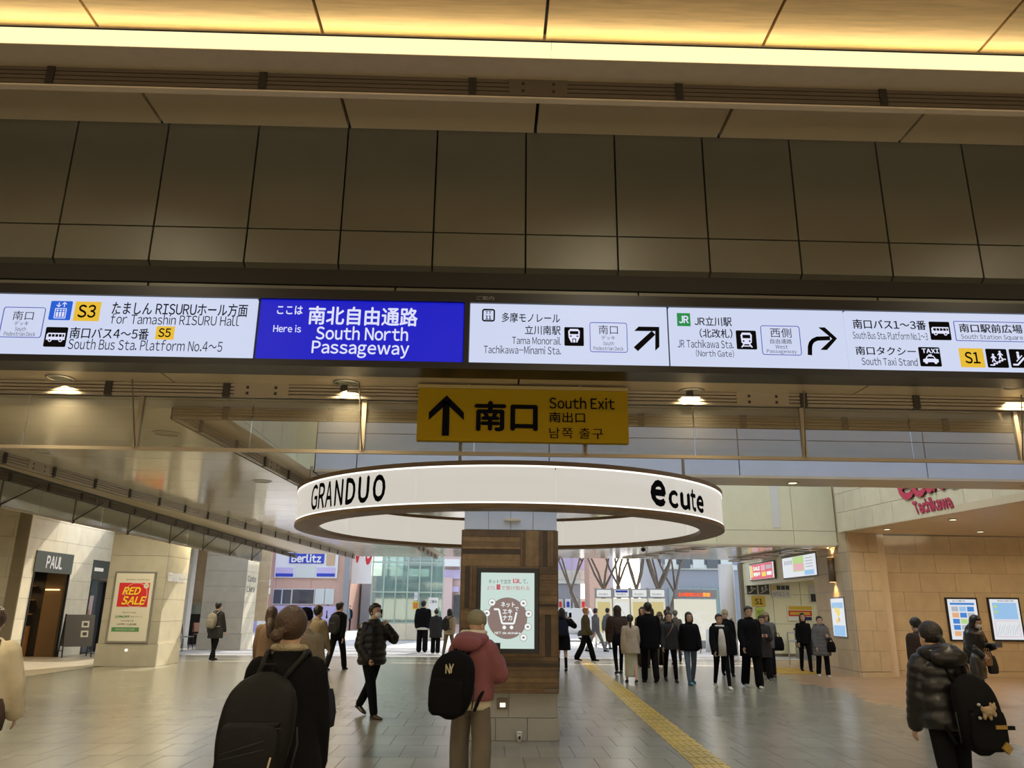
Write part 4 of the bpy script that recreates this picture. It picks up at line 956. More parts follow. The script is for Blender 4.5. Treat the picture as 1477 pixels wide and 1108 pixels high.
M['screen_paper'] = emis('screen_paper', (.72, .75, .78), 1); M['scr_blue'] = emis('scr_blue', (.30, .52, .78), 1); M['scr_dblue'] = emis('scr_dblue', (.05, .22, .62), 1)
M['scr_orange'] = emis('scr_orange', (.75, .40, .2), 1); M['scr_green'] = emis('scr_green', (.45, .65, .25), 1); M['scr_grey'] = emis('scr_grey', (.42, .45, .50), 1); M['scr_red'] = emis('scr_red', (.70, .12, .16), 1)
M['scr_yellow'] = emis('scr_yellow', (.85, .65, .12), 1); M['scr_pink'] = emis('scr_pink', (.75, .40, .45), 1)
WFr = plane_y(22.0)
def onwall(px, lean=0):
    r_ = WFr.rect_px(*px); return r_
e, s, q = framed(WFr, onwall((1366, 862, 1412, 925)), 'lit portrait poster behind the masked woman, left of the wall pair', 0)
plate(WFr, q(.12, .83, .88, .88), M['scr_dblue'], s, 'header', .054, .056)
rnd = random.Random(3)
for i in range(3):
    for j in range(5): plate(WFr, q(.15+.245*i, .12+.14*j, .36+.245*i, .23+.14*j), M[rnd.choice(['scr_blue', 'scr_orange', 'scr_grey', 'scr_grey', 'scr_dblue', 'scr_green'])], s, 'picture', .054, .056)
text('立川案内', WFr, q(.2, .90, .6, .94), M['ink'], s, h=.058)
e, s, q = framed(WFr, onwall((1427, 862, 1473, 925)), 'lit portrait poster with map, right of the wall pair', 0)
plate(WFr, q(.12, .50, .88, .88), M['scr_blue'], s, 'blue_field', .054, .056); plate(WFr, q(.16, .76, .26, .82), M['scr_green'], s, 'green_mark', .056, .058); plate(WFr, q(.16, .64, .26, .70), M['scr_green'], s, 'green_mark', .056, .058)
ring_outline(WFr, q(.12, .10, .88, .47), M['scr_pink'], s, .012, .02, .058); 
for i in range(9): x = .16+.075*i; flat(WFr, [bar(q(x, 0, 1, 1)[0], q(0, .13+.02*(i % 3), 1, 1)[1], q(min(x+.12, .85), 0, 1, 1)[0], q(0, .38-.03*(i % 2), 1, 1)[1], .008)], M['scr_grey'], s, 'map_line', .054, .057)
text('駅周辺案内図', WFr, q(.3, .905, .8, .94), M['ink'], s, h=.058)
# side poster and sconce on the pier's side face
r_ = PS.rect_px(1202, 861, 1222, 920)
e, s, q = framed(PS, r_, 'narrow lit blue poster with yellow flowers on the pier side, under the wall lamp', 0, frame=M['greymetal'])
plate(PS, q(.1, .05, .9, .30), M['scr_blue'], s, 'blue_field', .054, .056); plate(PS, q(.1, .72, .9, .86), M['scr_blue'], s, 'blue_field', .054, .056)
for i in range(9): u, v = .3+.4*rnd.random(), .4+.3*rnd.random(); a, b = q(u, v, 1, 1)[:2]; flat(PS, [circ(a, b, .07, 8)], M[rnd.choice(['scr_yellow', 'scr_yellow', 'scr_orange'])], s, 'flower_print', .056, .058+.0005*i)
a, b = PS.pt(1204.5, 822); e = empty('wall_sconce', tuple(PS.P(a, b)), 'tall dark half-round wall lamp glowing up and down on the pier side', 'wall lamp')
c_ = PS.P(a, b, .10); MB().tube([c_-Vector((0, 0, .34)), c_+Vector((0, 0, .34))], .10, 18).build('shade', M['bronze'], e, True)
for s_ in (-1, 1): MB().tube([c_+Vector((0, 0, .341*s_)), c_+Vector((0, 0, .346*s_))], .085, 18).build('bulb', M['sconce_on'], e)
lamp(c_.x-.03, c_.y, c_.z+.40, .1, 5, (1, .6, .25), 120, (math.pi, 0, 0)); lamp(c_.x-.03, c_.y, c_.z-.40, .1, 4, (1, .6, .25), 120)
# header screens over the alcove
AHF = Frame((10.02, 24.4, 0), (0, -1, 0), (0, 0, 1), (-1, 0, 0))
e, s, q = framed(AHF, AHF.rect_px(1129, 800, 1179, 834), 'landscape screen with white columns of text and a green picture, nearer the pier', 0, 'header_screen', M['bronze'])
plate(AHF, q(.34, .28, .66, .92), M['scr_green'], s, 'picture', .054, .056); plate(AHF, q(.36, .32, .64, .62), M['scr_pink'], s, 'picture', .056, .058); plate(AHF, q(.66, .1, .92, .3), M['scr_blue'], s, 'picture', .054, .056)
for k in range(4): plate(AHF, q(.08+.065*k, .62, .12+.065*k, .80), M['scr_grey'], s, 'text_line', .054, .056); plate(AHF, q(.70, .42+.12*k, .90, .46+.12*k), M['scr_grey'], s, 'text_line', .054, .056)
e, s, q = framed(AHF, AHF.rect_px(1082, 811, 1118, 837), 'landscape red screen with yellow stripe, farther from the pier', 0, 'header_screen', M['bronze'])
plate(AHF, q(.06, .08, .94, .92), M['scr_red'], s, 'red_field', .054, .056); plate(AHF, q(.07, .2, .15, .85), M['scr_yellow'], s, 'stripe', .056, .058)
text('SALE', AHF, q(.18, .56, .46, .80), M['screen_white'], s, h=.058, bold=.08); text('開催中', AHF, q(.18, .24, .46, .48), M['screen_white'], s, h=.058, bold=.05)
plate(AHF, q(.52, .2, .68, .45), M['scr_yellow'], s, 'picture', .056, .058); plate(AHF, q(.50, .52, .66, .84), M['scr_pink'], s, 'picture', .056, .058); plate(AHF, q(.70, .58, .90, .80), M['scr_grey'], s, 'picture', .056, .058); plate(AHF, q(.72, .24, .90, .44), M['screen_white'], s, 'picture', .056, .058)
# wall signs in the alcove
WA = plane_y(31.14)
def asign(px, m, label, name='wall_sign'):
    r_ = WA.rect_px(*px); e = empty(name, tuple(WA.P((r_[0]+r_[2])/2, r_[1])), label, 'sign', 'signs on the alcove back wall'); b = plate(WA, r_, m, e, 'panel', 0, .03); return e, b, r_
M['wall_ink'] = mat('sign_black', (.03, .03, .03), .4); M['wall_white'] = mat('sign_white_paint', (.6, .6, .56), .5); M['s1_yellow'] = mat('s1_yellow', (.62, .42, .03), .5)
def simg(kind, px, label):
    e, b, (x0, z0, x1, z1) = asign(px, M['wall_ink'], label); f = lambda L: [[(x0+x*(x1-x0), z0+y*(z1-z0)) for x, y in q] for q in L]
    flat(WA, f(ICON[kind]), M['wall_white'], b, 'symbol', .03, .035)
simg('escal', (1077.5, 842, 1091.5, 857), 'black square escalator symbol above the yellow S1 sign'); simg('stairs', (1094.5, 842, 1109, 857), 'black square stairs symbol above the yellow S1 sign')
e, b, r_ = asign((1085, 860, 1103.5, 875), M['s1_yellow'], 'yellow wall sign reading S 1 in the stair alcove'); tpx('S1', WA, (1088.5, 863.5, 1099.5, 872), M['wall_ink'], b, h=.034, bold=.03)
e, b, r_ = asign((1090.5, 877, 1102, 893), mat('sign_green', (.45, .6, .08), .5), 'small yellow-green sign under the S 1 sign'); tpx('出口', WA, (1092, 880, 1100.5, 886), M['wall_ink'], b, h=.034)
e, b, r_ = asign((1112.5, 844, 1139, 862), M['wall_white'], 'small white direction sign with four symbols beside the stairs symbol')
for k in range(4): plate(WA, WA.rect_px(1113.5+6.3*k, 845, 1119+6.3*k, 851), M['s1_yellow'] if k == 0 else M['wall_ink'], b, 'symbol', .03, .034)
tpx('のりば 1-3', WA, (1115, 854, 1137, 860), M['wall_ink'], b, h=.034)
e, b, r_ = asign((1135.5, 873, 1172, 896), M['cream'], 'yellow and red framed map board on the alcove back wall')
plate(WA, WA.rect_px(1137, 874.5, 1170.5, 880), M['s1_yellow'], b, 'header', .03, .034); plate(WA, WA.rect_px(1137, 881, 1170.5, 889), M['red'], b, 'red_field', .03, .034); plate(WA, WA.rect_px(1139, 883, 1168, 887), M['s1_yellow'], b, 'map', .034, .037); plate(WA, WA.rect_px(1137, 890, 1158, 895), M['white'], b, 'text_field', .03, .034); plate(WA, WA.rect_px(1159, 890, 1170.5, 895), M['navy'], b, 'text_field', .03, .034)
e, b, r_ = asign((1167, 844, 1188, 869), M['wall_white'], 'white notice with two dark pictures at the right end of the alcove'); plate(WA, WA.rect_px(1169, 857, 1177, 868), M['wall_ink'], b, 'picture', .03, .034); plate(WA, WA.rect_px(1178.5, 857, 1187.5, 868), M['wall_ink'], b, 'picture', .03, .034)
lamp(12.5, 26.5, 3.35, .6, 55, (1, .97, .88), 165)
# escalator and rail
es = empty('escalator', (12.2, 28.6, 0), 'dark escalator with curved glass balustrade in the stair alcove', 'escalator')
for x in (11.6, 12.9):
    MB().hexa([(x, 26.2, 0), (x, 30.6, 0), (x, 30.6, .35), (x, 26.2, .35)], (.06, 0, 0)).build('side_skirt', M['steel'], es)
    MB().box(x+.015, x+.045, 26.4, 30.6, .35, .95).build('balustrade_glass', M['dark_glass'], es)
    pts = [(x+.03, 26.15, .55), (x+.03, 26.05, .75), (x+.03, 26.2, .95), (x+.03, 26.6, 1.02), (x+.03, 30.6, 1.02)]; MB().tube(pts, .045, 8).build('handrail', M['black'], es)
for k in range(10): piece('step', es, 11.66, 12.9, 26.3+.4*k, 26.7+.4*k-.01, 0, .05, M['greymetal'])
rl = empty('guard_rail', (10.3, 25.6, 0), 'pale metal guard rail on the floor in front of the escalator', 'rail')
a, b = Vector((9.75, 26.3, 0)), Vector((10.35, 23.9, 0))
for t in (0, .5, 1): p_ = a.lerp(b, t); MB().tube([p_, p_+Vector((0, 0, 1.0))], .025, 8).build('post', M['steel'], rl)
for z in (1.0, .75): MB().tube([a+Vector((0, 0, z)), b+Vector((0, 0, z))], .025, 8).build('rail', M['steel'], rl)

# ================================================================== OUTSIDE
def building(x0, x1, y0, y1, z1, m, label):
    e = empty('building', ((x0+x1)/2, (y0+y1)/2, 0), label, 'building'); MB().box(x0, x1, y0, y1, 0, z1).build('wall', m, e); return e
YB = 60.0; BFr = plane_y(YB-.05)
def bx_(px): return BFr.rect_px(*px)
e = building(-18.5, -10.6, YB, YB+8, 9, M['brown_brick'], 'brown tiled building with a blue Berlitz sign and a strip of windows')
def bp(px, m, name, h0=0, h1=.1, fr=BFr, p=None): return plate(fr, fr.rect_px(*px), m, p or e, name, h0, h1)
M['berlitz'] = mat('sign_blue_paint', (.02, .05, .45), .5); M['lilac'] = mat('lilac_band', (.55, .48, .70), .5); M['pale'] = mat('pale_panel', (.62, .66, .60), .5)
for k in range(3):
    for r__ in range(5): piece('wall_tile', e, -18.4+2.6*k+.02, -18.4+2.6*k+2.58, YB-.03, YB, .1+2.1*r__, .1+2.1*r__+2.06, M['brown_brick'])
w1 = bp((398, 797, 488, 834), M['white'], 'window_band', 0, .2)
s_ = bp((419, 798.5, 468.5, 813), M['berlitz'], 'sign_board', .2, .3); tpx('Berlitz', BFr, (422, 799.5, 465, 812), M['white'], s_, h=.34, bold=.05)
bp((399, 819, 424, 832), M['lilac'], 'window_film', .2, .26); bp((458, 819, 484, 832), M['lilac'], 'window_film', .2, .26); bp((399, 827.5, 424, 832), M['berlitz'], 'stripe', .26, .28); bp((458, 827.5, 484, 832), M['berlitz'], 'stripe', .26, .28)
bp((427, 817, 456, 833), M['pale'], 'notice', .2, .26); bp((472, 797, 484, 816), mat('tan_sign', (.55, .38, .22), .6), 'side_sign', .2, .26)
for i, (a, b) in enumerate(((395, 406), (408, 420), (422, 453), (455.5, 468), (469, 481))):
    f_ = bp((a-.8, 849.5, b+.8, 872), M['white'], 'window', 0, .08); bp((a, 850.5, b, 871), M['dark_glass'] if i < 3 else M['pale'], 'pane', .08, .1, p=f_)
bp((395, 874, 484, 905), M['lilac'], 'street_window', 0, .12); s_ = bp((423, 876, 450, 882), M['berlitz'], 'sign_board', .12, .2); tpx('Berlitz', BFr, (425, 876.5, 448, 881.8), M['white'], s_, h=.24, bold=.02)
# neighbours
e = building(-28, -16.4, 54, 59.9, 9, M['lilac'], 'pale lilac shop building at the left edge of the brown building')
fr_ = plane_y(53.95); bp((370, 863, 383, 879), M['red'], 'red_sign', 0, .15, fr_); tpx('セール', fr_, (372, 866, 381, 871), M['white'], e, h=.2)
for k in range(5): bp((372, 800+12*k, 390, 809+12*k), M['pale'], 'window', 0, .1, fr_)
bp((372, 885, 392, 902), M['paper'], 'notice', 0, .12, fr_)
e = building(-10.65, -10.25, 59, 59.6, 9, M['greymetal'], 'narrow grey concrete pier strip beside the brown building')
e = building(-10.4, 1.4, 66, 74, 4.2, M['grey_build'], 'low grey-blue wall block behind the glass lift')
e = empty('banner', (-7.2, 62, 0), 'tall white banner board with big red characters on a post', 'banner')
fr_ = plane_y(62); b_ = bp((509, 786, 537, 842), M['white'], 'sheet', 0, .2, fr_)
text('いし', fr_, (fr_.pt(512, 815)[0], fr_.pt(511, 815)[1], fr_.pt(537, 815)[0], fr_.pt(511, 815)[1]+2.6), M['red'], b_, h=.22, bold=.04)
MB().box(-7.9, -7.7, 62, 62.2, 0, 6).build('post', M['greymetal'], e); MB().box(-6.4, -6.2, 62, 62.2, 0, 6).build('post', M['greymetal'], e)
e = building(-4.5, -1.0, 60, 68, 8, mat('pink_wall', (.62, .46, .42), .7), 'pink-beige building with a small purple sign right of the glass lift')
fr_ = plane_y(59.95); bp((638, 833, 652, 905), mat('pink_column', (.68, .50, .45), .6), 'column', 0, .4, fr_); bp((652, 846, 662, 854), M['lilac'], 'sign_board', 0, .2, fr_); bp((640, 822, 664, 835), M['lilac'], 'window_band', 0, .2, fr_); bp((640, 808, 664, 818), M['white'], 'canopy', 0, 1.2, fr_)
for k in range(3): bp((654+4*k, 858, 657+4*k, 900), M['dark_glass'], 'window', 0, .1, fr_)
# glass lift tower
LY = 44.5
gl = empty('glass_lift', (-5.6, LY+1.5, 0), 'glass lift tower with steel frame on a low stone base outside', 'lift')
x0, x1 = atY(533, 905, LY).x, atY(637, 905, LY).x
MB().box(x0-.2, x1+.3, LY-.3, LY+3.3, 0, .85).build('stone_base', M['stone'], gl)
for k in range(6): piece('base_stone', gl, x0-.2+(x1-x0+.5)/6*k+.01, x0-.2+(x1-x0+.5)/6*(k+1)-.01, LY-.34, LY-.3, .02, .83, M['stone'])
for k in range(6):
    xa, xb = x0+(x1-x0)/6*k, x0+(x1-x0)/6*(k+1)
    for z0, z1 in ((.9, 2.5), (2.5, 4.1), (4.1, 5.7), (5.7, 7.3)): MB().box(xa+.02, xb-.02, LY, LY+.02, z0+.02, z1-.02).build('glass_pane', M['glass'], gl)
M['lift_green'] = mat('lift_frame', (.42, .52, .46), .4, .3)
for k in range(7): x = x0+(x1-x0)/6*k; piece('mullion', gl, x-.035, x+.035, LY-.06, LY, .85, 7.4, M['lift_green'])
for z in (.88, 2.5, 4.1, 5.7, 7.35): piece('transom', gl, x0-.05, x1+.05, LY-.08, LY, z-.04, z+.04, M['lift_green'])
for x in (x0+.4, x0+1.6, x1-.5): MB().tube([(x, LY+1.4, .8), (x, LY+1.4, 7.5)], .09, 10).build('steel_column', M['lift_green'], gl)
MB().box(x0+1.9, x1-.6, LY+1.2, LY+2.8, 3.9, 6.2).build('lift_car', M['greymetal'], gl); MB().box(x0+.2, x1-.2, LY+3.0, LY+3.1, .9, 7.4).build('rear_glass', M['glass'], gl)
MB().box(x0-.3, x1+.4, LY-.3, LY+3.4, 7.4, 7.7).build('roof', M['steel'], gl)
fr_ = plane_y(LY-.12); e = tag(plate(fr_, fr_.rect_px(595, 868, 604, 879), M['s1_yellow'], None, 'wall_sign', 0, .04), 'small yellow S3 sign fixed on the glass lift', 'sign'); tpx('S3', fr_, (596.5, 870, 602.5, 877), M['red'], e, h=.05, bold=.04)
e = tag(plate(fr_, fr_.rect_px(597.5, 855, 602.5, 866), M['white'], None, 'wall_sign', 0, .04), 'small white lift symbol sign above the yellow S3 sign', 'sign'); tpx('EV', fr_, (598.5, 858, 601.5, 863), M['berlitz'], e, h=.05)
e = tag(plate(fr_, fr_.rect_px(618, 862, 632, 880), M['white'], None, 'notice_board', 0, .04), 'white notice sheet on the right side of the glass lift', 'notice'); tpx('ご案内', fr_, (620, 866, 630, 870), M['ink'], e, h=.05)
# right side: grey building with posters, brown column, map boards, LED board
e = building(1.5, 7.1, 62, 70, 9, M['grey_build'], 'grey building with a row of pale posters behind the girl with the backpack'); fr_ = plane_y(61.95)
bp((803, 800, 850, 842), M['pale'], 'window_band', 0, .15, fr_); 
for k in range(4): bp((804+11*k, 805, 813+11*k, 822), M['lilac'], 'window', .15, .2, fr_); bp((804+11*k, 826, 813+11*k, 836), M['paper'], 'notice', .15, .2, fr_)
for k, m_ in enumerate(('paper', 'white', 'pale', 'paper')): b_ = bp((804+11*k, 864, 812+11*k, 885), M[m_], 'poster_panel', 0, .15, fr_); bp((806+11*k, 868, 810+11*k, 876), M[['red', 'berlitz', 'greymetal', 'red'][k]], 'print', .15, .2, fr_, b_)
e = building(7.3, 8.7, 58, 61, 10, M['brown_brick'], 'tall brown brick column block behind the bare trees')
e = building(14.4, 46, 66, 76, 10, M['grey_build'], 'wide grey building with window bands behind the red LED board'); fr_ = plane_y(65.95)
bp((957, 815, 1062, 822), M['pale'], 'window_band', 0, .2, fr_)
for k in range(5): bp((958+20*k, 797, 974+20*k, 820), M['dark_glass'] if k % 2 else M['pale'], 'window', .2, .3, fr_)
for k in range(8): bp((965+12*k, 848, 976+12*k, 903), M['glass'], 'shop_window', 0, .15, fr_)
bp((1020, 850, 1056, 900), mat('shop_mural', (.42, .52, .42), .6), 'mural', -.0, .10, fr_)
e = building(10.7, 11.7, 75, 78, 10, mat('white_tower', (.70, .70, .72), .6), 'distant pale building with pink vertical lettering seen through the trees'); fr_ = plane_y(74.95)
for k in range(6): bp((874, 808+9*k, 878, 814+9*k), M['scr_pink'], 'letter_panel', 0, .2, fr_)
building(-70, -29, 60, 80, 9, M['brown_brick'], 'brown block of buildings hidden mostly by the left piers'); building(47, 90, 60, 80, 9, M['grey_build'], 'grey block of buildings hidden mostly by the right pier')
MY = 37.5; MF = plane_y(MY)
M['map_cream'] = emis('map_lit_cream', (.82, .80, .66), .85); M['map_gold'] = emis('map_lit_gold', (.66, .55, .25), .9); M['map_line'] = emis('map_lit_line', (.55, .50, .30), .8); M['map_white'] = emis('map_lit_white', (.80, .82, .80), .9)
for k in range(4):
    xx = 859+25.6*k
    r0_ = MF.rect_px(xx, 849.5, xx+23.5, 862.5); r1_ = MF.rect_px(xx, 863.5, xx+23.5, 905)
    e = empty('map_board', ((r0_[0]+r0_[2])/2, MY, 0), ['first lit map board from the left, gold map under a white header', 'second lit map board from the left, with a dark blue header', 'third lit map board from the left, gold map behind the hooded walker', 'fourth lit map board from the left, gold map behind the man in black'][k], 'map board', 'row of lit map boards outside')
    h_ = plate(MF, r0_, M['grey_build'], e, 'header', 0, .06); plate(MF, (r0_[0]+.05, r0_[1]+.05, r0_[2]-.05, r0_[3]-.05), M['map_white'], h_, 'lit_sheet', .06, .07)
    if k == 1: plate(MF, (r0_[0]+.1, r0_[3]-.17, r0_[2]-.1, r0_[3]-.07), M['berlitz'], h_, 'blue_field', .07, .08)
    text('周辺案内', MF, (r0_[0]+.14, r0_[1]+.12, r0_[2]-.2, r0_[1]+.2), M['wall_ink'], h_, h=.075)
    b_ = plate(MF, (r1_[0], .25, r1_[2], r1_[3]), M['map_cream'], e, 'lit_board', 0, .1)
    plate(MF, (r1_[0]+.08, .7, r1_[2]-.08, r1_[3]-.15), M['map_gold'] if k != 1 else M['map_white'], b_, 'map_sheet', .1, .11)
    L_ = []
    for i in range(9):
        xa, za = r1_[0]+.1+.55*rnd.random(), .8+rnd.random()*.8; L_.append(bar(xa, za, min(xa+rnd.uniform(-.3, .3), r1_[2]-.1), za+rnd.uniform(-.4, .4), .025))
    flat(MF, L_, M['map_line'] if k != 1 else M['map_gold'], b_, 'map_roads', .11, .115)
    for x in (r1_[0], r1_[2]): MB().box(x-.03, x+.03, MY-.05, MY+.03, 0, r0_[3]+.05).build('post', M['steel'], e)
r0_ = MF.rect_px(972.5, 851, 1033, 863.5); r1_ = MF.rect_px(973, 864.5, 1033, 913)
e = empty('led_board', ((r0_[0]+r0_[2])/2, MY, 0), 'wide lit map board topped by a red dot-matrix LED display', 'led board')
h_ = plate(MF, r0_, M['greymetal'], e, 'led_header', 0, .12); M['led'] = emis('led_red', (1, .10, .02), 1.1); M['led2'] = emis('led_orange', (1, .45, .08), 1.1)
tpx('立川駅南口北口方面', MF, (977, 855, 1024, 861), M['led'], h_, h=.125, bold=.06); tpx('駅前', MF, (1013, 855, 1023, 861), M['led2'], h_, h=.13, bold=.05)
b_ = plate(MF, (r1_[0], .35, r1_[2], r1_[3]), M['map_cream'], e, 'lit_board', 0, .1)
L_ = [bar(r1_[0]+.15+rnd.random()*1.6, .6+rnd.random()*1.1, r1_[0]+.15+rnd.random()*1.7, .6+rnd.random()*1.1, .03) for i in range(16)]
flat(MF, L_, M['map_white'], b_, 'map_roads', .1, .11); MB().box(r1_[0]+.1, r1_[2]-.1, MY-.08, MY, 0, .35).build('plinth', M['greymetal'], e)
rl2 = empty('railing', (4, 41, 0), 'white street railing beyond the map boards', 'railing')
for k in range(24): MB().tube([(2.2+.9*k, 41, 0), (2.2+.9*k, 41, 1.05)], .03, 6).build('post', M['white'], rl2)
for z in (.35, .7, 1.05): MB().tube([(2.2, 41, z), (23, 41, z)], .03, 6).build('rail', M['white'], rl2)
q = atZ(1062, 930); e = empty('bollard_planter', (q.x, q.y, 0), 'white cylindrical stand beside the round column', 'stand'); MB().lathe([(0, 0), (.35, 0), (.30, .9), (0, .9)], 9.6, 34.5, 20).build('body', M['white'], e, True)
q = Vector((3.9, 46, 0)); e = empty('van', (3.9, 46, 0), 'white delivery van parked behind the railing, mostly hidden', 'van')
MB().loft([(3.9, 46, .35, 2.1, .85), (3.9, 46, .6, 2.2, .9), (3.9, 46, 1.1, 2.2, .9), (4.1, 46, 1.5, 1.8, .82), (4.2, 46, 1.75, 1.6, .75)], 24, 5).build('body', M['white'], e, True)
for x in (2.5, 5.3): MB().tube([(x, 45.1, .33), (x, 45.3, .33)], .33, 18).build('wheel', M['black'], e)
MB().box(2.9, 4.4, 45.1, 45.16, 1.15, 1.55).build('side_window', M['dark_glass'], e); MB().box(1.68, 1.72, 45.6, 46.4, .7, .85).build('tail_light', M['red'], e)
# bare street trees
def tree(x, y, h, seed, label, lean=0):
    rnd = random.Random(seed); e = empty('tree', (x, y, 0), label, 'tree', 'bare street trees')
    tips = []
    t0 = [(x, y, 0), (x+lean*.25, y, h*.15), (x+lean*.6, y+.1, h*.30)]
    MB().tube(t0, [.20, .16, .12], 10).build('trunk', M['bark'], e, True)
    big = MB(); tw = MB()
    def grow(mbx, p, d, L, r, lev):
        pts = [p]; q = p.copy(); dd = d.copy()
        for i in range(4):
            dd = (dd+Vector((rnd.uniform(-.18, .18), rnd.uniform(-.18, .18), .06))).normalized(); q = q+dd*L/4; pts.append(q.copy())
        (big if lev < 2 else tw).tube(pts, [max(.012, r*(1-.13*i)) for i in range(5)], 6 if lev < 2 else 4, False)
        if lev < 4:
            for k in range(4 if lev < 3 else 3):
                a = rnd.choice(pts[2:]); nd = (dd+Vector((rnd.uniform(-.9, .9), rnd.uniform(-.5, .5), rnd.uniform(-.1, .5)))).normalized()
                grow(mbx, a.copy(), nd, L*.72, r*.5, lev+1)
    for k in range(4):
        a = 2*math.pi*k/4+rnd.random(); grow(None, Vector(t0[2]), Vector((math.cos(a)*.45, math.sin(a)*.3, .9)).normalized(), h*.42, .065, 0)
    big.build('branch', M['bark'], e, True); o = tw.build('twigs', M['bark'], e); o['kind'] = 'stuff'
for i, (px, Y, h, ln) in enumerate(((848, 46, 9, -1.6), (868, 43, 9, .2), (894, 45, 10, -.1), (913, 42, 9, .35), (935, 45, 9.5, .9), (948, 43, 9, .2), (956, 44, 8.5, 1.2))):
    q = atY(px, 860, Y); tree(q.x, Y, h, 20+i, ['bare tree leaning left over the brown column block', 'bare tree behind the first map board', 'straight bare tree behind the second map board', 'thick bare tree behind the third map board', 'bare tree leaning right behind the fourth map board', 'slim bare tree between the fourth map board and the LED board', 'bare tree leaning right towards the LED board'][i], ln)

# ================================================================== PEOPLE
def cloth(name, col, rough=.85, bump=.35, spec=.2, sheen=None): return mat(name, col, rough, spec=spec, noise=.10, nscale=5, bump=bump, bscale=14)
K = {}
for n_, c_, r_ in (('black', (.006, .006, .0075), .9), ('nylon', (.008, .0075, .008), .36), ('navy', (.015, .018, .035), .8), ('charcoal', (.035, .035, .038), .85), ('grey', (.12, .12, .125), .85), ('midgrey', (.20, .20, .20), .85),
                   ('olive', (.10, .085, .05), .8), ('khaki', (.27, .21, .13), .85), ('beige', (.46, .38, .29), .85), ('camel', (.30, .19, .10), .85), ('rust', (.23, .145, .09), .85), ('cream', (.60, .53, .38), .9),
                   ('white', (.65, .63, .58), .8), ('pink', (.23, .085, .09), .6), ('brown', (.06, .04, .03), .8), ('taupe', (.15, .125, .095), .85), ('jeans', (.11, .15, .20), .85), ('palegreen', (.52, .50, .38), .85),
                   ('teal', (.15, .30, .32), .8), ('leather', (.04, .022, .015), .3), ('moss', (.24, .22, .15), .9), ('shoe_white', (.6, .58, .5), .6), ('shoe_blue', (.03, .14, .18), .6)):
    K[n_] = cloth('cloth_'+n_, c_, r_, spec=.5 if n_ in ('nylon', 'leather') else .12)
K['skin'] = mat('skin', (.60, .38, .27), .5, noise=.04); K['hair'] = mat('hair_black', (.012, .010, .009), .45, bump=.6, bscale=60, noise=.2); K['hair_brown'] = mat('hair_brown', (.06, .032, .018), .45, bump=.6, bscale=60, noise=.2)
K['hair_orange'] = mat('hair_orange', (.45, .18, .06), .5, bump=.6, bscale=60, noise=.2); K['eye'] = mat('eye_dark', (.01, .008, .008), .3); K['lip'] = mat('lip', (.35, .12, .10), .5); K['mask'] = mat('mask_white', (.72, .72, .70), .8)
K['fur'] = mat('fur_trim', (.50, .42, .28), .95, bump=1.0, bscale=90, noise=.2)

def remesh(mb, voxel, name, sm=2):
    me = mb.mesh(name); o = bpy.data.objects.new('t', me); GS.collection.objects.link(o)
    r = o.modifiers.new('r', 'REMESH'); r.mode = 'VOXEL'; r.voxel_size = voxel; r.use_smooth_shade = True
    if sm: s = o.modifiers.new('s', 'SMOOTH'); s.iterations = sm; s.factor = .5
    vl = GS.view_layers[0]; vl.update(); m2 = bpy.data.meshes.new_from_object(o.evaluated_get(vl.depsgraph)); m2.name = name
    bpy.data.objects.remove(o); bpy.data.meshes.remove(me); return m2
def joined(me, mb, name):  # append small details (fingers, nose, ears) rooted inside the body
    V = [tuple(v.co) for v in me.vertices]; F = [tuple(p.vertices) for p in me.polygons]; n = len(V)
    m = bpy.data.meshes.new(name); m.from_pydata(V+mb.v, [], F+[tuple(i+n for i in f) for f in mb.f]); m.update(); bpy.data.meshes.remove(me); return m

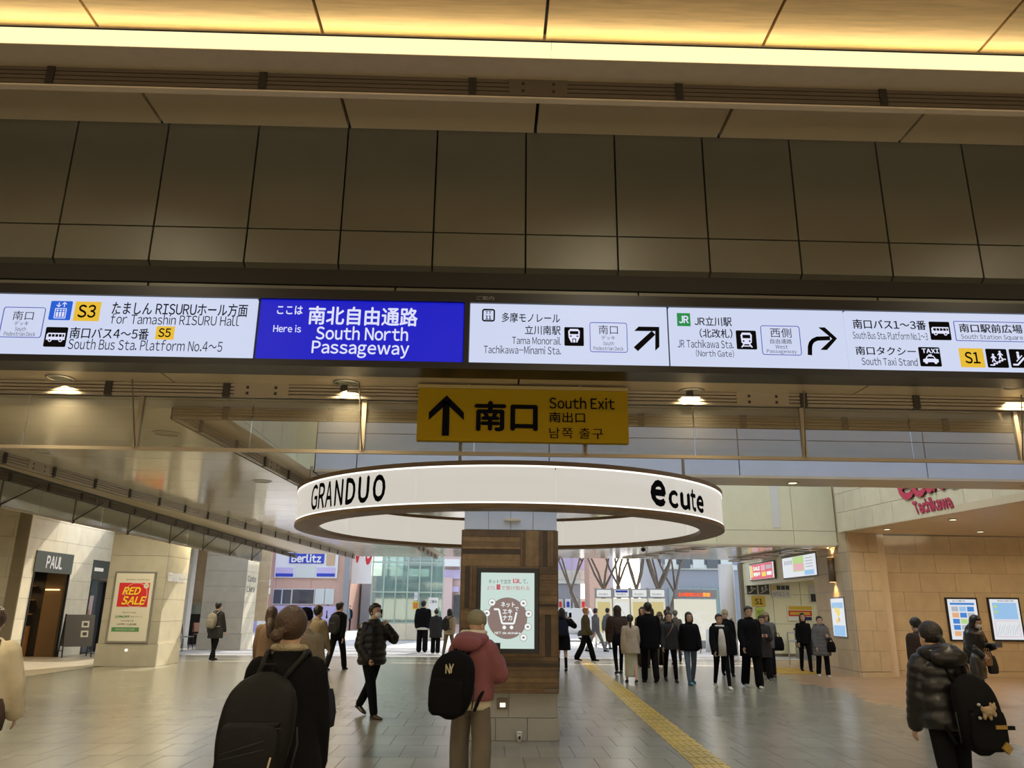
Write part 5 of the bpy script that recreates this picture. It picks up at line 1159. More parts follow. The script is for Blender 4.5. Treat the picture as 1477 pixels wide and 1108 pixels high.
class Person:
    """a figure facing local +Y; all measures for 1.70 m, scaled by height"""
    def __init__(s, x, y, H, head, legL=(0, 0), legR=(0, 0), armL=None, armR=None, lean=0, yaw=0, nod=0, wide=1.0, vox=.016, spread=2):
        s.s = H/1.7; s.x, s.y, s.rz = x, y, R(head); s.wide = wide; s.vox = vox; s.lean = R(lean)
        s.hy, s.hn = R(yaw), R(nod)
        hz = .88; th, sh = .41, .39
        s.legs = {}; low = 9
        for k, (f, kn) in (('L', legL), ('R', legR)):
            sx = -1 if k == 'L' else 1; f, kn = R(f), R(kn); ab = R(spread)
            hip = Vector((sx*.088, 0, hz)); knee = hip+Vector((sx*math.sin(ab)*th, math.sin(f)*th, -math.cos(f)*th)); a = f-kn
            ank = knee+Vector((0, math.sin(a)*sh, -math.cos(a)*sh)); s.legs[k] = [hip, knee, ank]; low = min(low, ank.z)
        dz = .085-low
        for k in s.legs: s.legs[k] = [p+Vector((0, 0, dz)) for p in s.legs[k]]
        s.dz = dz
        s.pitch = {k: (-min(R(55), math.asin(min(.8, max(0, s.legs[k][2].z-.085)/.2))) if s.legs[k][2].y < 0 else min(R(18), max(0, (s.legs[k][2].z-.085))*2.5)) for k in s.legs}
        s.arms = {}
        for k, a in (('L', armL), ('R', armR)):
            sx = -1 if k == 'L' else 1; a = a or ((.10, .0, -1), (.04, .22, -1)); sho = s.up(Vector((sx*.168*wide, -.005, 1.355)))
            u = Vector(a[0]); u.x *= sx; u.normalize(); v = Vector(a[1]); v.x *= sx; v.normalize(); el = sho+u*.285; wr = el+v*.245
            s.arms[k] = [sho, el, wr, v]
    def up(s, p):  # lean the trunk about the hips
        p = Vector(p)+Vector((0, 0, s.dz)); z0 = .88+s.dz
        if p.z <= z0: return p
        t = min(1, (p.z-z0)/.2); a = s.lean*t; d = p-Vector((0, 0, z0)); return Vector((d.x, d.y*math.cos(a)+d.z*math.sin(a), z0+d.z*math.cos(a)-d.y*math.sin(a)))
    def hd(s, p):  # head-local point (origin at head centre)
        r = Matrix.Rotation(s.hy, 3, 'Z') @ Matrix.Rotation(-s.hn, 3, 'X'); base = s.up((0, .01, 1.475)); return base+r @ (Vector(p)+Vector((0, .018, .108)))
    def hrot(s): return Matrix.Rotation(s.hy, 3, 'Z') @ Matrix.Rotation(-s.hn-s.lean*.5, 3, 'X')
    def lofted(s, mb, rings, n=22, e=2.3):
        t = MB().loft([(0, 0, 0, 1, 1)]*len(rings), n, e); i = 0; V = []
        for cx, cy, z, rx, ry in rings:
            for k in range(n):
                a = 2*math.pi*k/n; c, q = math.cos(a), math.sin(a)
                V.append(tuple(s.up((cx+rx*math.copysign(abs(c)**(2/e), c), cy+ry*math.copysign(abs(q)**(2/e), q), z))))
        mb.add(V, t.f); return mb
    def scale(s, me): me.transform(Matrix.Scale(s.s, 4)); return me
    def out(s, name, me, m, parent=None): return meshobj(name, s.scale(me), m, parent or s.root, True, True)
    def start(s, label, group=None): s.root = empty('person', (s.x, s.y, 0), label, 'person', group, s.rz); return s
    def body(s, face=False, fists=()):
        w = s.wide; mb = MB()
        s.lofted(mb, [(0, 0, .80, .11*w, .08), (0, 0, .86, .150*w, .105), (0, 0, .96, .150*w, .105), (0, 0, 1.08, .130*w, .095), (0, 0, 1.22, .152*w, .108), (0, -.005, 1.34, .165*w, .10), (0, -.005, 1.395, .12*w, .075), (0, .0, 1.43, .062, .060), (0, .01, 1.50, .055, .058)])
        for k in 'LR':
            h, kn, an = s.legs[k]; mb.limb([h+Vector((0, 0, .02)), kn, an], [.082, .052, .036], 12, sub=5); mb.limb([an-Vector((0, .02, .02)), an+Matrix.Rotation(s.pitch[k], 3, 'X') @ Vector((0, .07, -.058))], [.024, .016], 8, sub=2)
            sh, el, wr, v = s.arms[k]; mb.limb([sh, el, wr], [.050, .040, .027], 12, sub=5)
        C0 = s.hd((0, 0, 0)); r = s.hrot()
        mb.ell(s.hd((0, -.008, .022)), (.078, .094, .096), 18, 12, r); mb.ell(s.hd((0, .028, -.040)), (.062, .064, .074), 16, 10, r)
        mb.limb([s.up((0, .0, 1.43)), s.hd((0, -.01, -.05))], [.055, .056], 12, sub=3)
        me = remesh(mb, s.vox, 'body'); d = MB()
        d.ell(s.hd((0, .092, -.018)), (.011, .016, .020), 8, 6, r); d.ell(s.hd((0, .078, .0)), (.009, .014, .03), 8, 6, r)
        for sx in (-1, 1): d.ell(s.hd((sx*.076, -.008, -.012)), (.009, .020, .030), 8, 6, r)
        d.ell(s.hd((0, .080, -.082)), (.022, .016, .014), 8, 6, r)
        for k in 'LR':
            sh, el, wr, v = s.arms[k]; sx = -1 if k == 'L' else 1; cl = 1.15 if k in fists else .35
            up_ = Vector((0, 0, 1)) if abs(v.z) < .8 else Vector((0, 1, 0)); inn = (v.cross(up_)).normalized()  # across the palm normal
            if inn.x*sx > 0: inn = -inn
            wd = v.cross(inn).normalized()                                # finger spread direction
            if (wd.y if abs(v.z) > .6 else wd.z) < 0: wd = -wd
            q = Matrix((wd, v, inn)).transposed(); d.ell(wr+v*.045, (.036, .052, .015), 12, 8, q)
            for i, L in enumerate((.058, .070, .075, .066)):
                p = wr+v*.075+wd*(-.027+.018*i); a = Matrix.Rotation(0, 3, 'X'); pts = [p]; ang = 0
                for j, f_ in enumerate((.45, .32, .23)):
                    ang += cl*(.5+.35*j); dd = v*math.cos(ang)+inn*math.sin(ang); p = p+dd*L*f_*1.05; pts.append(p.copy())
                d.tube(pts, [.0088, .0082, .0075, .006], 6)
            p = wr+v*.03+wd*.028; d.tube([p, p+(wd*.8+v*.6+inn*.3).normalized()*.03, p+(wd*.45+v+inn*.6).normalized()*.058], [.0105, .0095, .0075], 6)
        me = joined(me, d, 'body'); s.bodyobj = s.out('body', me, K['skin'])
        if face:
            for sx in (-1, 1): s.out('eye', MB().ell(s.hd((sx*.030, .082, .004)), (.013, .010, .007), 10, 6, r).mesh('eye'), K['eye']); s.out('eyebrow', MB().ell(s.hd((sx*.031, .086, .028)), (.019, .008, .004), 8, 5, r).mesh('eyebrow'), K['hair'])
            s.out('mouth', MB().ell(s.hd((0, .088, -.056)), (.022, .010, .006), 10, 6, r).mesh('mouth'), K['lip'])
        return s
    def hair(s, kind='short', m=None):
        m = m or K['hair']; r = s.hrot(); mb = MB(); rr = random.Random(int(s.x*31+s.y*17))
        mb.ell(s.hd((0, -.022, .034)), (.096, .108, .104), 22, 14, r)
        if kind in ('short', 'tidy'): mb.ell(s.hd((0, -.055, -.015)), (.068, .055, .065), 14, 9, r); mb.ell(s.hd((0, .045, .085)), (.060, .045, .030), 12, 8, r)
        if kind == 'messy':
            for i in range(12): a = i*.52; mb.ell(s.hd((.072*math.cos(a), -.018+.080*math.sin(a), .058+.02*rr.random())), (.030, .030, .034), 8, 6, r)
            mb.ell(s.hd((0, -.055, -.02)), (.072, .055, .070), 14, 9, r)
        if kind in ('bob', 'long'):
            for sx in (-1, 1): mb.limb([s.hd((sx*.070, .0, .02)), s.hd((sx*.076, .005, -.07)), s.hd((sx*.070, -.005, -.12))], [.032, .034, .026], 10, sub=3)
            mb.limb([s.hd((0, -.06, .0)), s.hd((0, -.062, -.09)), s.hd((0, -.05, -.14))], [.072, .070, .055], 14, sub=3)
        if kind == 'long':
            mb.limb([s.hd((0, -.06, -.08)), s.up((0, -.11, 1.42)), s.up((0, -.145, 1.24))], [.068, .075, .045], 14, sub=4)
        if kind == 'bun': mb.ell(s.hd((0, -.050, -.01)), (.068, .050, .050), 14, 9, r); mb.ell(s.hd((-.062, -.138, -.028)), (.040, .036, .038), 14, 9, r); mb.limb([s.hd((-.03, -.10, -.0)), s.hd((-.055, -.125, -.02))], [.024, .020], 10, sub=2)
        if kind == 'tail': mb.limb([s.hd((0, -.11, .0)), s.hd((0, -.14, -.05)), s.hd((.0, -.13, -.22)), s.up((.0, -.135, 1.12))], [.022, .026, .026, .012], 10, sub=4)
        if kind == 'topbun': mb.ell(s.hd((0, -.05, .135)), (.040, .040, .040), 12, 8, r)
        me = remesh(mb, .010 if s.vox < .015 else .014, 'hair', 1); rti = r.transposed(); c0 = s.hd((0, 0, 0))
        for v in me.vertices:  # clear the face below the hairline
            p = rti @ (v.co-c0)
            lim = .070-.5*max(0, .075-p.y) if kind not in ('bob', 'long') else .066-.4*max(0, .075-p.y)
            if p.y > .012 and p.z < lim and abs(p.x) < (.072 if kind in ('bob', 'long') else .095) and p.z > -.16: v.co = c0+r @ Vector((p.x*.74, p.y*.55, p.z))
        return s.out('hair', me, m)
    def hat(s, kind, m):
        r = s.hrot(); mb = MB()
        if kind == 'beanie':
            mb.ell(s.hd((0, -.018, .052)), (.094, .108, .098), 22, 12, r); mb.ell(s.hd((0, -.018, .030)), (.099, .112, .028), 22, 8, r)
        if kind == 'cap': mb.ell(s.hd((0, -.012, .055)), (.090, .106, .080), 20, 10, r); mb.ell(s.hd((0, .110, .045)), (.065, .070, .010), 16, 6, r)
        if kind == 'bucket': mb.ell(s.hd((0, -.012, .060)), (.088, .102, .078), 20, 10, r); mb.ell(s.hd((0, .0, .030)), (.125, .140, .022), 24, 6, r)
        return s.out('hat', remesh(mb, .012, 'hat', 1), m)
    def mask(s): return s.out('face_mask', MB().ell(s.hd((0, .062, -.048)), (.056, .052, .050), 16, 10, s.hrot()).mesh('face_mask'), K['mask'])
    def jacket(s, m, hem=.80, bulk=.02, quilt=0, flare=0, collar=1, hood=None, cuff=.042, sleeve=1.0, name='jacket', q=.105, open_=None, fur=None):
        w = s.wide; mb = MB(); rings = []; N = 40; b = bulk
        prof = [(hem, .168+flare, .128+flare), (.86, .170+flare*.75, .130+flare*.7), (1.0, .160+flare*.35, .122+flare*.3), (1.12, .158, .120), (1.25, .160, .122), (1.32, .156, .114), (1.365, .132, .100), (1.40, .098, .084), (1.45, .070, .072)]
        prof = [p for p in prof if p[0] >= hem]
        if prof[0][0] > hem+.001: prof.insert(0, (hem, prof[0][1], prof[0][2]))
        zs = np.linspace(hem, 1.45, N)
        for z in zs:
            rx = np.interp(z, [p[0] for p in prof], [p[1] for p in prof])*w; ry = np.interp(z, [p[0] for p in prof], [p[2] for p in prof]); f = 1+(quilt*(abs(math.sin(math.pi*(z-hem)/q))-.6) if z < 1.38 else 0)
            k = b if z < 1.40 else b*.5; rings.append((0, 0, z, (rx+k)*f, (ry+k)*f))
        if hem < .86:  # tuck the lowest edge
            rings.insert(0, (0, 0, hem-.012, rings[0][3]*.93, rings[0][4]*.93))
        s.lofted(mb, rings, 26)
        if collar: s.lofted(mb, [(0, .005, 1.39, .082+b*.4, .080+b*.4), (0, .008, 1.43, .072+b*.35, .072+b*.35), (0, .012, 1.44+.03*collar, .068+b*.3, .070+b*.3)], 20)
        for k in 'LR':
            sh, el, wr, v = s.arms[k]; ins = Vector((-.02 if sh.x > 0 else .02, 0, -.01)); mb.limb([sh+ins, el, wr-v*.008], [.060*sleeve+b*.85, .054*sleeve+b*.75, cuff+b*.35], 16, quilt=quilt, q=.075, sub=12)
        me = remesh(mb, s.vox, name); o = s.out(name, me, m)
        if hood == 'down':
            h = MB(); pts = []
            for i in range(9):
                a = R(205)*i/8-R(102.5); pts.append(s.up((math.sin(a)*(.105+b*.5), -math.cos(a)*(.105+b*.6)-.005, 1.44-.035*math.cos(a)+.012)))
            h.limb(pts, [.022]+[.034+b*.4, .045+b*.5, .055+b*.6, .060+b*.7, .055+b*.6, .045+b*.5, .034+b*.4]+[.022], 12, quilt=quilt*.5, q=.06, sub=3)
            h.ell(s.up((0, -.125-b, 1.395)), (.135+b*.5, .045+b*.5, .062+b*.4), 18, 10); s.out('hood', remesh(h, s.vox, 'hood'), m)
        if hood == 'up':
            h = MB(); r = s.hrot(); h.ell(s.hd((0, -.028, .022)), (.108, .118, .125), 22, 14, r); h.limb([s.hd((0, -.03, -.05)), s.up((0, -.01, 1.40))], [.105, .10], 16, sub=3)
            me = remesh(h, s.vox, 'hood', 1); rti = r.transposed(); c0 = s.hd((0, 0, 0))
            for v in me.vertices:
                p = rti @ (v.co-c0)
                if p.y > .03 and abs(p.x) < .072 and -.13 < p.z < .075: v.co = c0+r @ Vector((p.x*.8, p.y*.45, p.z))
            s.out('hood', me, m)
        if fur: 
            h = MB(); s_pts = [s.up((math.sin(a)*(.13+b), -math.cos(a)*(.12+b), 1.46-.03*math.cos(a))) for a in [R(-120+30*i) for i in range(9)]]; h.limb(s_pts, [.03]*9, 10, sub=2); s.out('fur_trim', h.mesh('fur_trim'), fur)
        if open_ is not None:  # what shows between the open fronts
            t = MB(); s.lofted(t, [(0, .030, hem-.02, .105*w, .125+b), (0, .030, 1.0, .100*w, .118+b), (0, .030, 1.2, .085*w, .116+b), (0, .026, 1.34, .060*w, .100+b), (0, .018, 1.42, .045, .078)], 22, 4.5); s.out('shirt', t.mesh('shirt'), open_)
        return o
    def trousers(s, m, top=.98, r=(.092, .066, .055), name='trousers', cut=.0):
        w = s.wide; mb = MB(); s.lofted(mb, [(0, 0, .79, .10*w, .085), (0, 0, .85, .158*w, .118), (0, 0, .93, .158*w, .118), (0, 0, top, .148*w, .108)], 22)
        for k in 'LR':
            h, kn, an = s.legs[k]; e = an+(kn-an).normalized()*(.005+cut); mb.limb([h+Vector((0, 0, .0)), kn, e], list(r), 14, sub=6)
        return s.out(name, remesh(mb, s.vox, name), m)
    def skirt(s, m, hem=.35, r=.20, top=1.0, name='skirt'):
        mb = MB(); rr_ = [(0, 0, hem, r*.98, r*.75), (0, 0, hem+.03, r, r*.8), (0, 0, .6, (r+.17)/2, .145), (0, 0, .86, .165*s.wide, .125), (0, 0, top, .145*s.wide, .105)]
        y0 = (s.legs['L'][2].y+s.legs['R'][2].y)*.35
        rr_[0] = (0, y0, hem, rr_[0][3], rr_[0][4]); rr_[1] = (0, y0, hem+.03, rr_[1][3], rr_[1][4]); s.lofted(mb, rr_, 24); return s.out(name, remesh(mb, s.vox, name, 1), m)
    def shoes(s, m, sole=None, boot=0):
        for k in 'LR':
            an = s.legs[k][2]; pt = s.pitch[k]; rot = Matrix.Rotation(pt, 3, 'X'); sx = -1 if k == 'L' else 1; mb = MB(); b = len(mb.v)
            rings = [(-.065, .004, .026, .030), (-.050, .0, .036, .055), (0, .0, .038, .078), (.05, .0, .040, .062), (.11, .0, .045, .046), (.16, .0, .042, .036), (.195, .002, .026, .026)]
            n = 12
            for y, z0, rx, h in rings:
                for i in range(n):
                    t = 2*math.pi*i/n; x_ = rx*math.cos(t); z_ = max(0, .5+.62*math.sin(t)); z_ = min(z_, 1)*h; p = Vector((x_, y, z0+z_-.085)); p = rot @ (p-Vector((0, .0, 0))); mb.v.append(tuple(an+p))
            for j in range(len(rings)-1):
                for i in range(n): mb.f.append((b+j*n+i, b+j*n+(i+1) % n, b+(j+1)*n+(i+1) % n, b+(j+1)*n+i))
            mb.f.append(tuple(b+i for i in reversed(range(n)))); mb.f.append(tuple(b+(len(rings)-1)*n+i for i in range(n)))
            if boot: mb.limb([an+Vector((0, 0, -.02)), an+(s.legs[k][1]-an).normalized()*boot], [.045, .05], 10, sub=2)
            s.out('shoe', mb.mesh('shoe'), m)
    def thing(s, name, p, label, cat, group=None):  # something carried: a thing of its own, sharing the figure's frame
        p = Vector(p)*s.s; c, q = math.cos(s.rz), math.sin(s.rz); o = empty(name, (s.x+p.x*c-p.y*q, s.y+p.x*q+p.y*c, p.z), label, cat, group, s.rz); o['_'] = 0; del o['_']; s._off = p; return o
    def put(s, t, name, mb, m, smooth=True):
        me = mb.mesh(name) if isinstance(mb, MB) else mb; me.transform(Matrix.Translation(-s._off) @ Matrix.Scale(s.s, 4)); return meshobj(name, me, m, t, smooth, True)
    def backpack(s, m, label, w=.30, h=.46, d=.16, z=1.16, x=0, sw=.0, bulk=.03, pocket=None, tilt=0):
        y0 = s.up((0, -.125-bulk, z)).y
        base = s.up((x, -.125-bulk-d/2, z-h/2)); t = s.thing('backpack', base, label, 'backpack')
        rings = []
        for i in range(13):
            u = i/12; f = min(1, (math.sin(math.pi*min(u, .5))*1.0)**.35 if u < .5 else (max(0, 1-((u-.5)/.5)**3.2))**.5); zz = z-h/2+h*u; rings.append((x+sw*(1-u), -.125-bulk-d/2-.02*math.sin(math.pi*(1-u)), zz, max(.04, w/2*f), max(.02, d/2*(1.05-.35*u)*f)))
        mb = MB(); s.lofted(mb, rings, 24, 3.2); s.put(t, 'bag_body', remesh(mb, .013, 'bag_body', 2), m)
        mb = MB(); s.lofted(mb, [(x+sw*.9, -.125-bulk-d-.008, z-h*.42+h*.5*u, w*.40*f, .028*f+.008) for u, f in ((0, .75), (.12, .95), (.3, 1), (.75, 1), (.9, .92), (1, .7))], 20, 3.5); s.put(t, 'front_pocket', mb, pocket or m)
        mb = MB().tube([s.up((x-.04, -.14-bulk, z+h*.48)), s.up((x-.03, -.15-bulk, z+h*.48+.05)), s.up((x+.03, -.15-bulk, z+h*.48+.05)), s.up((x+.04, -.14-bulk, z+h*.48))], .009, 6); s.put(t, 'top_handle', mb, m)
        mb = MB(); s.lofted(mb, [(x+sw*.5, -.125-bulk-d-.004, z+h*.03+.03*u, w*.34*f, .02*f+.012) for u, f in ((0, .8), (.3, 1), (.8, 1), (1, .85))], 18, 3.2); s.put(t, 'upper_pocket', mb, m)
        for sx in (-1, 1): s.put(t, 'side_strap', MB().tube([s.up((x+sx*w*.47, -.125-bulk-d*.6, z+.02)), s.up((x+sx*w*.50, -.125-bulk-d*.7, z-.05)), s.up((x+sx*w*.49+sw*.6, -.125-bulk-d*.6, z-.20))], .006, 5), K['charcoal'])
        for sx in (-1, 1):
            b = bulk+.012; pts = [s.up((x+sx*.07, -.12-b, z+h*.42)), s.up((sx*.105, -.085-b, 1.405+b*.4)), s.up((sx*.115, .0, 1.42+b)), s.up((sx*.125, .09+b, 1.36)), s.up((sx*.135, .125+b, 1.22)), s.up((sx*.16, .08+b, 1.05)), s.up((sx*.175, -.05-b, .99)), s.up((x+sx*w*.4, -.13-b, z-h*.36))]
            mb = MB().limb(pts, [.016]*len(pts), 8, sub=3); s.put(t, 'strap', mb, m)
        mb = MB().tube([s.up((x-w*.30, -.125-bulk-d*.98-.03, z+.01)), s.up((x+w*.30, -.125-bulk-d*.98-.03, z+.02))], .004, 5); s.put(t, 'zip', mb, K['charcoal'])
        s.bp = (x, -.125-bulk-d, z, w, h, d); return t
    def bag(s, m, label, at, size=(.30, .12, .34), name='bag', cat='bag', strap=None, n=None):
        """soft bag whose top centre is at a point; strap: list of points"""
        x, y, z = at; w, d, h = size; t = s.thing(name, (x, y, z-h), label, cat)
        rings = [(x, y, z-h, w*.34, d*.30), (x, y, z-h+.02, w*.46, d*.46), (x, y, z-h*.6, w*.5, d*.52), (x, y, z-h*.2, w*.42, d*.36), (x, y, z, w*.34, d*.16)]
        mb = MB().loft(rings, 20, 3.0); s.put(t, 'bag_body', mb, m)
        if strap:
            for st in strap: s.put(t, 'strap', MB().tube(st, .010, 6), m)
        else:
            for dy in (-.02, .02): s.put(t, 'handle', MB().tube([(x-w*.2, y+dy, z-.01), (x-w*.13, y+dy, z+.09), (x+w*.13, y+dy, z+.09), (x+w*.2, y+dy, z-.01)], .008, 6), m)
        return t

SWING = lambda a: ((.09, a, -1), (.03, a+.28, -1))
def walker(x, y, H, head, label, jm, tm, sm=None, hair='short', hm=None, phase=1, stride=20, face=None, jk={}, tk={}, **kw):
    """an ordinary walking figure"""
    a, b = (stride, 6), (-stride*.75, 14)
    L, R_ = (a, b) if phase > 0 else (b, a); sw = .30*stride/20
    armL = kw.pop('armL', SWING(-sw*phase)); armR = kw.pop('armR', SWING(sw*phase))
    fists = kw.pop('fists', ()); hat = kw.pop('hat', None); mask = kw.pop('mask', False); skirt = kw.pop('skirt', None)
    p = Person(x, y, H, head, L, R_, armL, armR, **kw).start(label)
    if face is None: face = math.cos(R(head)) < .3
    p.body(face, fists)
    if hair: p.hair(hair, hm)
    if hat: p.hat(*hat)
    if mask: p.mask()
    if skirt: p.skirt(tm, **skirt)
    else: p.trousers(tm, **tk)
    p.jacket(jm, **jk); p.shoes(sm or K['black']); return p
GAIT = dict(r=(.095, .078, .070))
WIDE = dict(r=(.10, .095, .095))

# ---- the nearest figures
# woman with the hair bun and the big dark backpack
p = Person(-1.10, 4.55, 1.60, 6, (8, 4), (-8, 10), SWING(-.05), SWING(.02), lean=5, nod=-4, wide=.98, vox=.011).start('woman with low hair bun and black coat, walking away nearest the camera')
p.body(False); p.hair('bun', K['hair_brown']); p.jacket(K['black'], hem=.62, bulk=.035, flare=.05, cuff=.055, name='coat', ); p.trousers(K['black'], **WIDE); p.shoes(K['black'])
mb = MB(); mb.limb([p.up((math.sin(a)*.092, .01-math.cos(a)*.088, 1.475)) for a in [R(-130+32.5*i) for i in range(9)]], [.022]*9, 10, sub=2); p.out('fleece_collar', mb.mesh('fleece_collar'), K['fur'])
t = p.backpack(cloth('pack_dark', (.007, .0065, .006), .6, spec=.2), 'large dark slouching backpack with orange tag on the woman with the bun', w=.40, h=.60, d=.20, z=1.04, x=-.07, sw=-.05, bulk=.04)
p.put(t, 'orange_charm', MB().ell(p.up((.0, -.48, .84)), (.022, .018, .026), 12, 8), mat('charm_orange', (.45, .10, .03), .4)); p.put(t, 'charm_cord', MB().tube([p.up((.02, -.46, .95)), p.up((.0, -.47, .86))], .005, 6), K['beige'])
for dz in (0, .035): p.put(t, 'zip', MB().tube([p.up((-.24, -.455, .94+dz*.6)), p.up((-.02, -.465, .98+dz))], .003, 5), K['charcoal'])
# woman in pink jacket at the pillar, looking at her phone
p = Person(-.14, 7.55, 1.58, -22, (6, 2), (-6, 4), ((.25, .1, -1), (-.2, .9, .15)), ((.30, .35, -1), (-.35, .75, .55)), lean=3, nod=12, yaw=-20, wide=1.0, vox=.012, spread=7).start('person in dusty pink hooded jacket and green-grey beanie facing the display')
p.body(False, 'R'); p.hat('beanie', K['moss']); p.jacket(K['pink'], hem=.88, bulk=.055, quilt=.03, hood='down', cuff=.05, q=.16)
mb = MB(); mb.limb([p.up((math.sin(a)*.115, -math.cos(a)*.112, 1.50-.02*math.cos(a))) for a in [R(-125+31.2*i) for i in range(9)]], [.02, .028, .036, .042, .045, .042, .036, .028, .02], 12, sub=2); p.out('hoodie_hood', mb.mesh('hoodie_hood'), K['cream'])
mb = MB(); p.lofted(mb, [(0, 0, .80, .185, .145), (0, 0, .83, .195, .152), (0, 0, .93, .19, .15)], 22); p.out('hoodie_hem', mb.mesh('hoodie_hem'), K['cream'])
p.trousers(K['taupe'], **WIDE); p.shoes(K['white'])
t = p.backpack(K['black'], 'round black backpack with white NY monogram on the person in pink', w=.44, h=.60, d=.21, z=1.03, x=-.05, sw=-.04, bulk=.07)
x_, y_, z_, w_, h_, d_ = p.bp; q0 = p.up((x_, y_-.016, z_+.13))
for ch, dx, dz in (('N', -.028, 0), ('Y', .008, .006)):
    V, F = textmesh(ch, .035); Z_ = V[:, 2]; V = V[:, :2]; lo, hi = V.min(0), V.max(0); U = (V-lo)/(hi-lo)
    me = bpy.data.meshes.new('monogram'); me.from_pydata([tuple(q0+Vector((dx+.052*a+.0*b-.02, -.004-z, dz+.085*b-.04))) for (a, b), z in zip(U, Z_)], [], F)
    ob = p.put(t, 'monogram', me, K['cream'], False)
wr = p.arms['R'][2]; v_ = p.arms['R'][3]
t = p.thing('phone', wr+v_*.09, 'dark smartphone held up by the person in pink', 'phone'); c_ = wr+v_*.10+Vector((-.01, 0, .03)); p.put(t, 'case', MB().box(c_.x-.036, c_.x+.036, c_.y-.006, c_.y+.004, c_.z-.07, c_.z+.08), K['grey'], False); p.put(t, 'screen', MB().box(c_.x-.032, c_.x+.032, c_.y-.008, c_.y-.006, c_.z-.064, c_.z+.074), M['dark_glass'], False)
# cream knit at the left edge
p = Person(-3.95, 6.6, 1.58, 18, (10, 4), (-8, 10), SWING(.1), ((.22, .05, -1), (.10, .35, -1)), wide=1.05, vox=.013).start('person in fluffy cream sweater cut off by the left edge')
p.body(False); p.hair('short', K['hair_brown']); p.jacket(K['cream'], hem=.86, bulk=.045, cuff=.065, name='sweater', collar=.6); p.skirt(K['khaki'], hem=.25, r=.24); p.shoes(K['brown'])
p.bag(K['brown'], 'dark brown shoulder bag at the side of the person in cream', (.13, -.20, .98), (.26, .12, .26), strap=[[(.10, -.20, .97), p.up((.10, -.10, 1.44)), p.up((-.1, .10, 1.40))]])
# black puffer with laden backpack, right
p = Person(3.60, 6.45, 1.54, 4, (-10, 12), (8, 4), SWING(.1), ((.25, .1, -1), (-.3, .8, -.3)), lean=6, nod=6, yaw=12, wide=1.0, vox=.011).start('woman in shiny black padded hooded jacket walking away at the lower right')
p.body(False); p.hair('tail'); p.jacket(K['nylon'], hem=.84, bulk=.065, quilt=.10, hood='down', cuff=.05, q=.13); p.trousers(K['black'], **GAIT); p.shoes(K['black'])
t = p.backpack(K['black'], 'big black backpack with plush charm and yellow patches on the padded jacket', w=.38, h=.60, d=.20, z=.96, x=.06, sw=.03, bulk=.06)
x_, y_, z_, w_, h_, d_ = p.bp; gold = mat('patch_gold', (.28, .17, .03), .6); plush = mat('plush_tan', (.35, .26, .16), .9, bump=.6, bscale=80)
p.put(t, 'gold_patch', MB().box(x_+.06, x_+.16, y_-.05, y_-.035, z_-.08, z_-.05), gold, False)
cc = p.up((x_+.13, y_-.055, z_-.22)); p.put(t, 'diamond_patch', MB().poly([(cc.x-.045, cc.z), (cc.x, cc.z-.045), (cc.x+.045, cc.z), (cc.x, cc.z+.045)], cc.y-.01, cc.y+.02), gold, False)
p.put(t, 'side_tab', MB().box(x_+.20, x_+.30, y_+.05, y_+.08, z_-.10, z_-.07), K['black'], False)
cc = p.up((x_, y_-.07, z_+.03)); mb = MB()
mb.ell(cc, (.05, .04, .04), 12, 8); mb.ell(cc+Vector((.045, 0, .03)), (.03, .028, .03), 10, 7)
for dx, dz in ((-.04, -.04), (.01, -.045), (.05, -.02), (-.05, .02)): mb.ell(cc+Vector((dx, -.01, dz)), (.016, .016, .024), 8, 6)
for dx in (.03, .065): mb.ell(cc+Vector((dx, 0, .06)), (.010, .008, .012), 8, 6)
p.put(t, 'plush_charm', remesh(mb, .006, 'plush_charm', 1), plush); p.put(t, 'silver_bauble', MB().ell(cc+Vector((-.07, 0, .05)), (.014, .014, .014), 10, 7).ell(cc+Vector((-.075, 0, -.05)), (.015, .015, .015), 10, 7), M['steel'])
# masked man on the phone
p = Person(-1.82, 13.0, 1.71, -134, (-20, 18), (22, 8), ((.11, .18, -.19), (-.17, -.04, .22)), ((.16, -.05, -1), (-.25, .45, -.7)), yaw=4, wide=1.14, vox=.011).start('man in black padded jacket and white mask talking on a phone')
p.body(True, 'LR'); p.hair('tidy'); p.mask(); p.jacket(K['nylon'], hem=.80, bulk=.045, quilt=.09, cuff=.045, collar=1.1); p.trousers(K['black'], r=(.10, .075, .062)); p.shoes(K['leather'])
wr = p.arms['L'][2]; v_ = p.arms['L'][3]; c_ = p.hd((-.092, .02, -.02)); t = p.thing('phone', c_, 'small dark phone at the ear of the masked man', 'phone'); p.put(t, 'case', MB().box(c_.x-.008, c_.x+.004, c_.y-.03, c_.y+.03, c_.z-.07, c_.z+.06), K['black'], False)
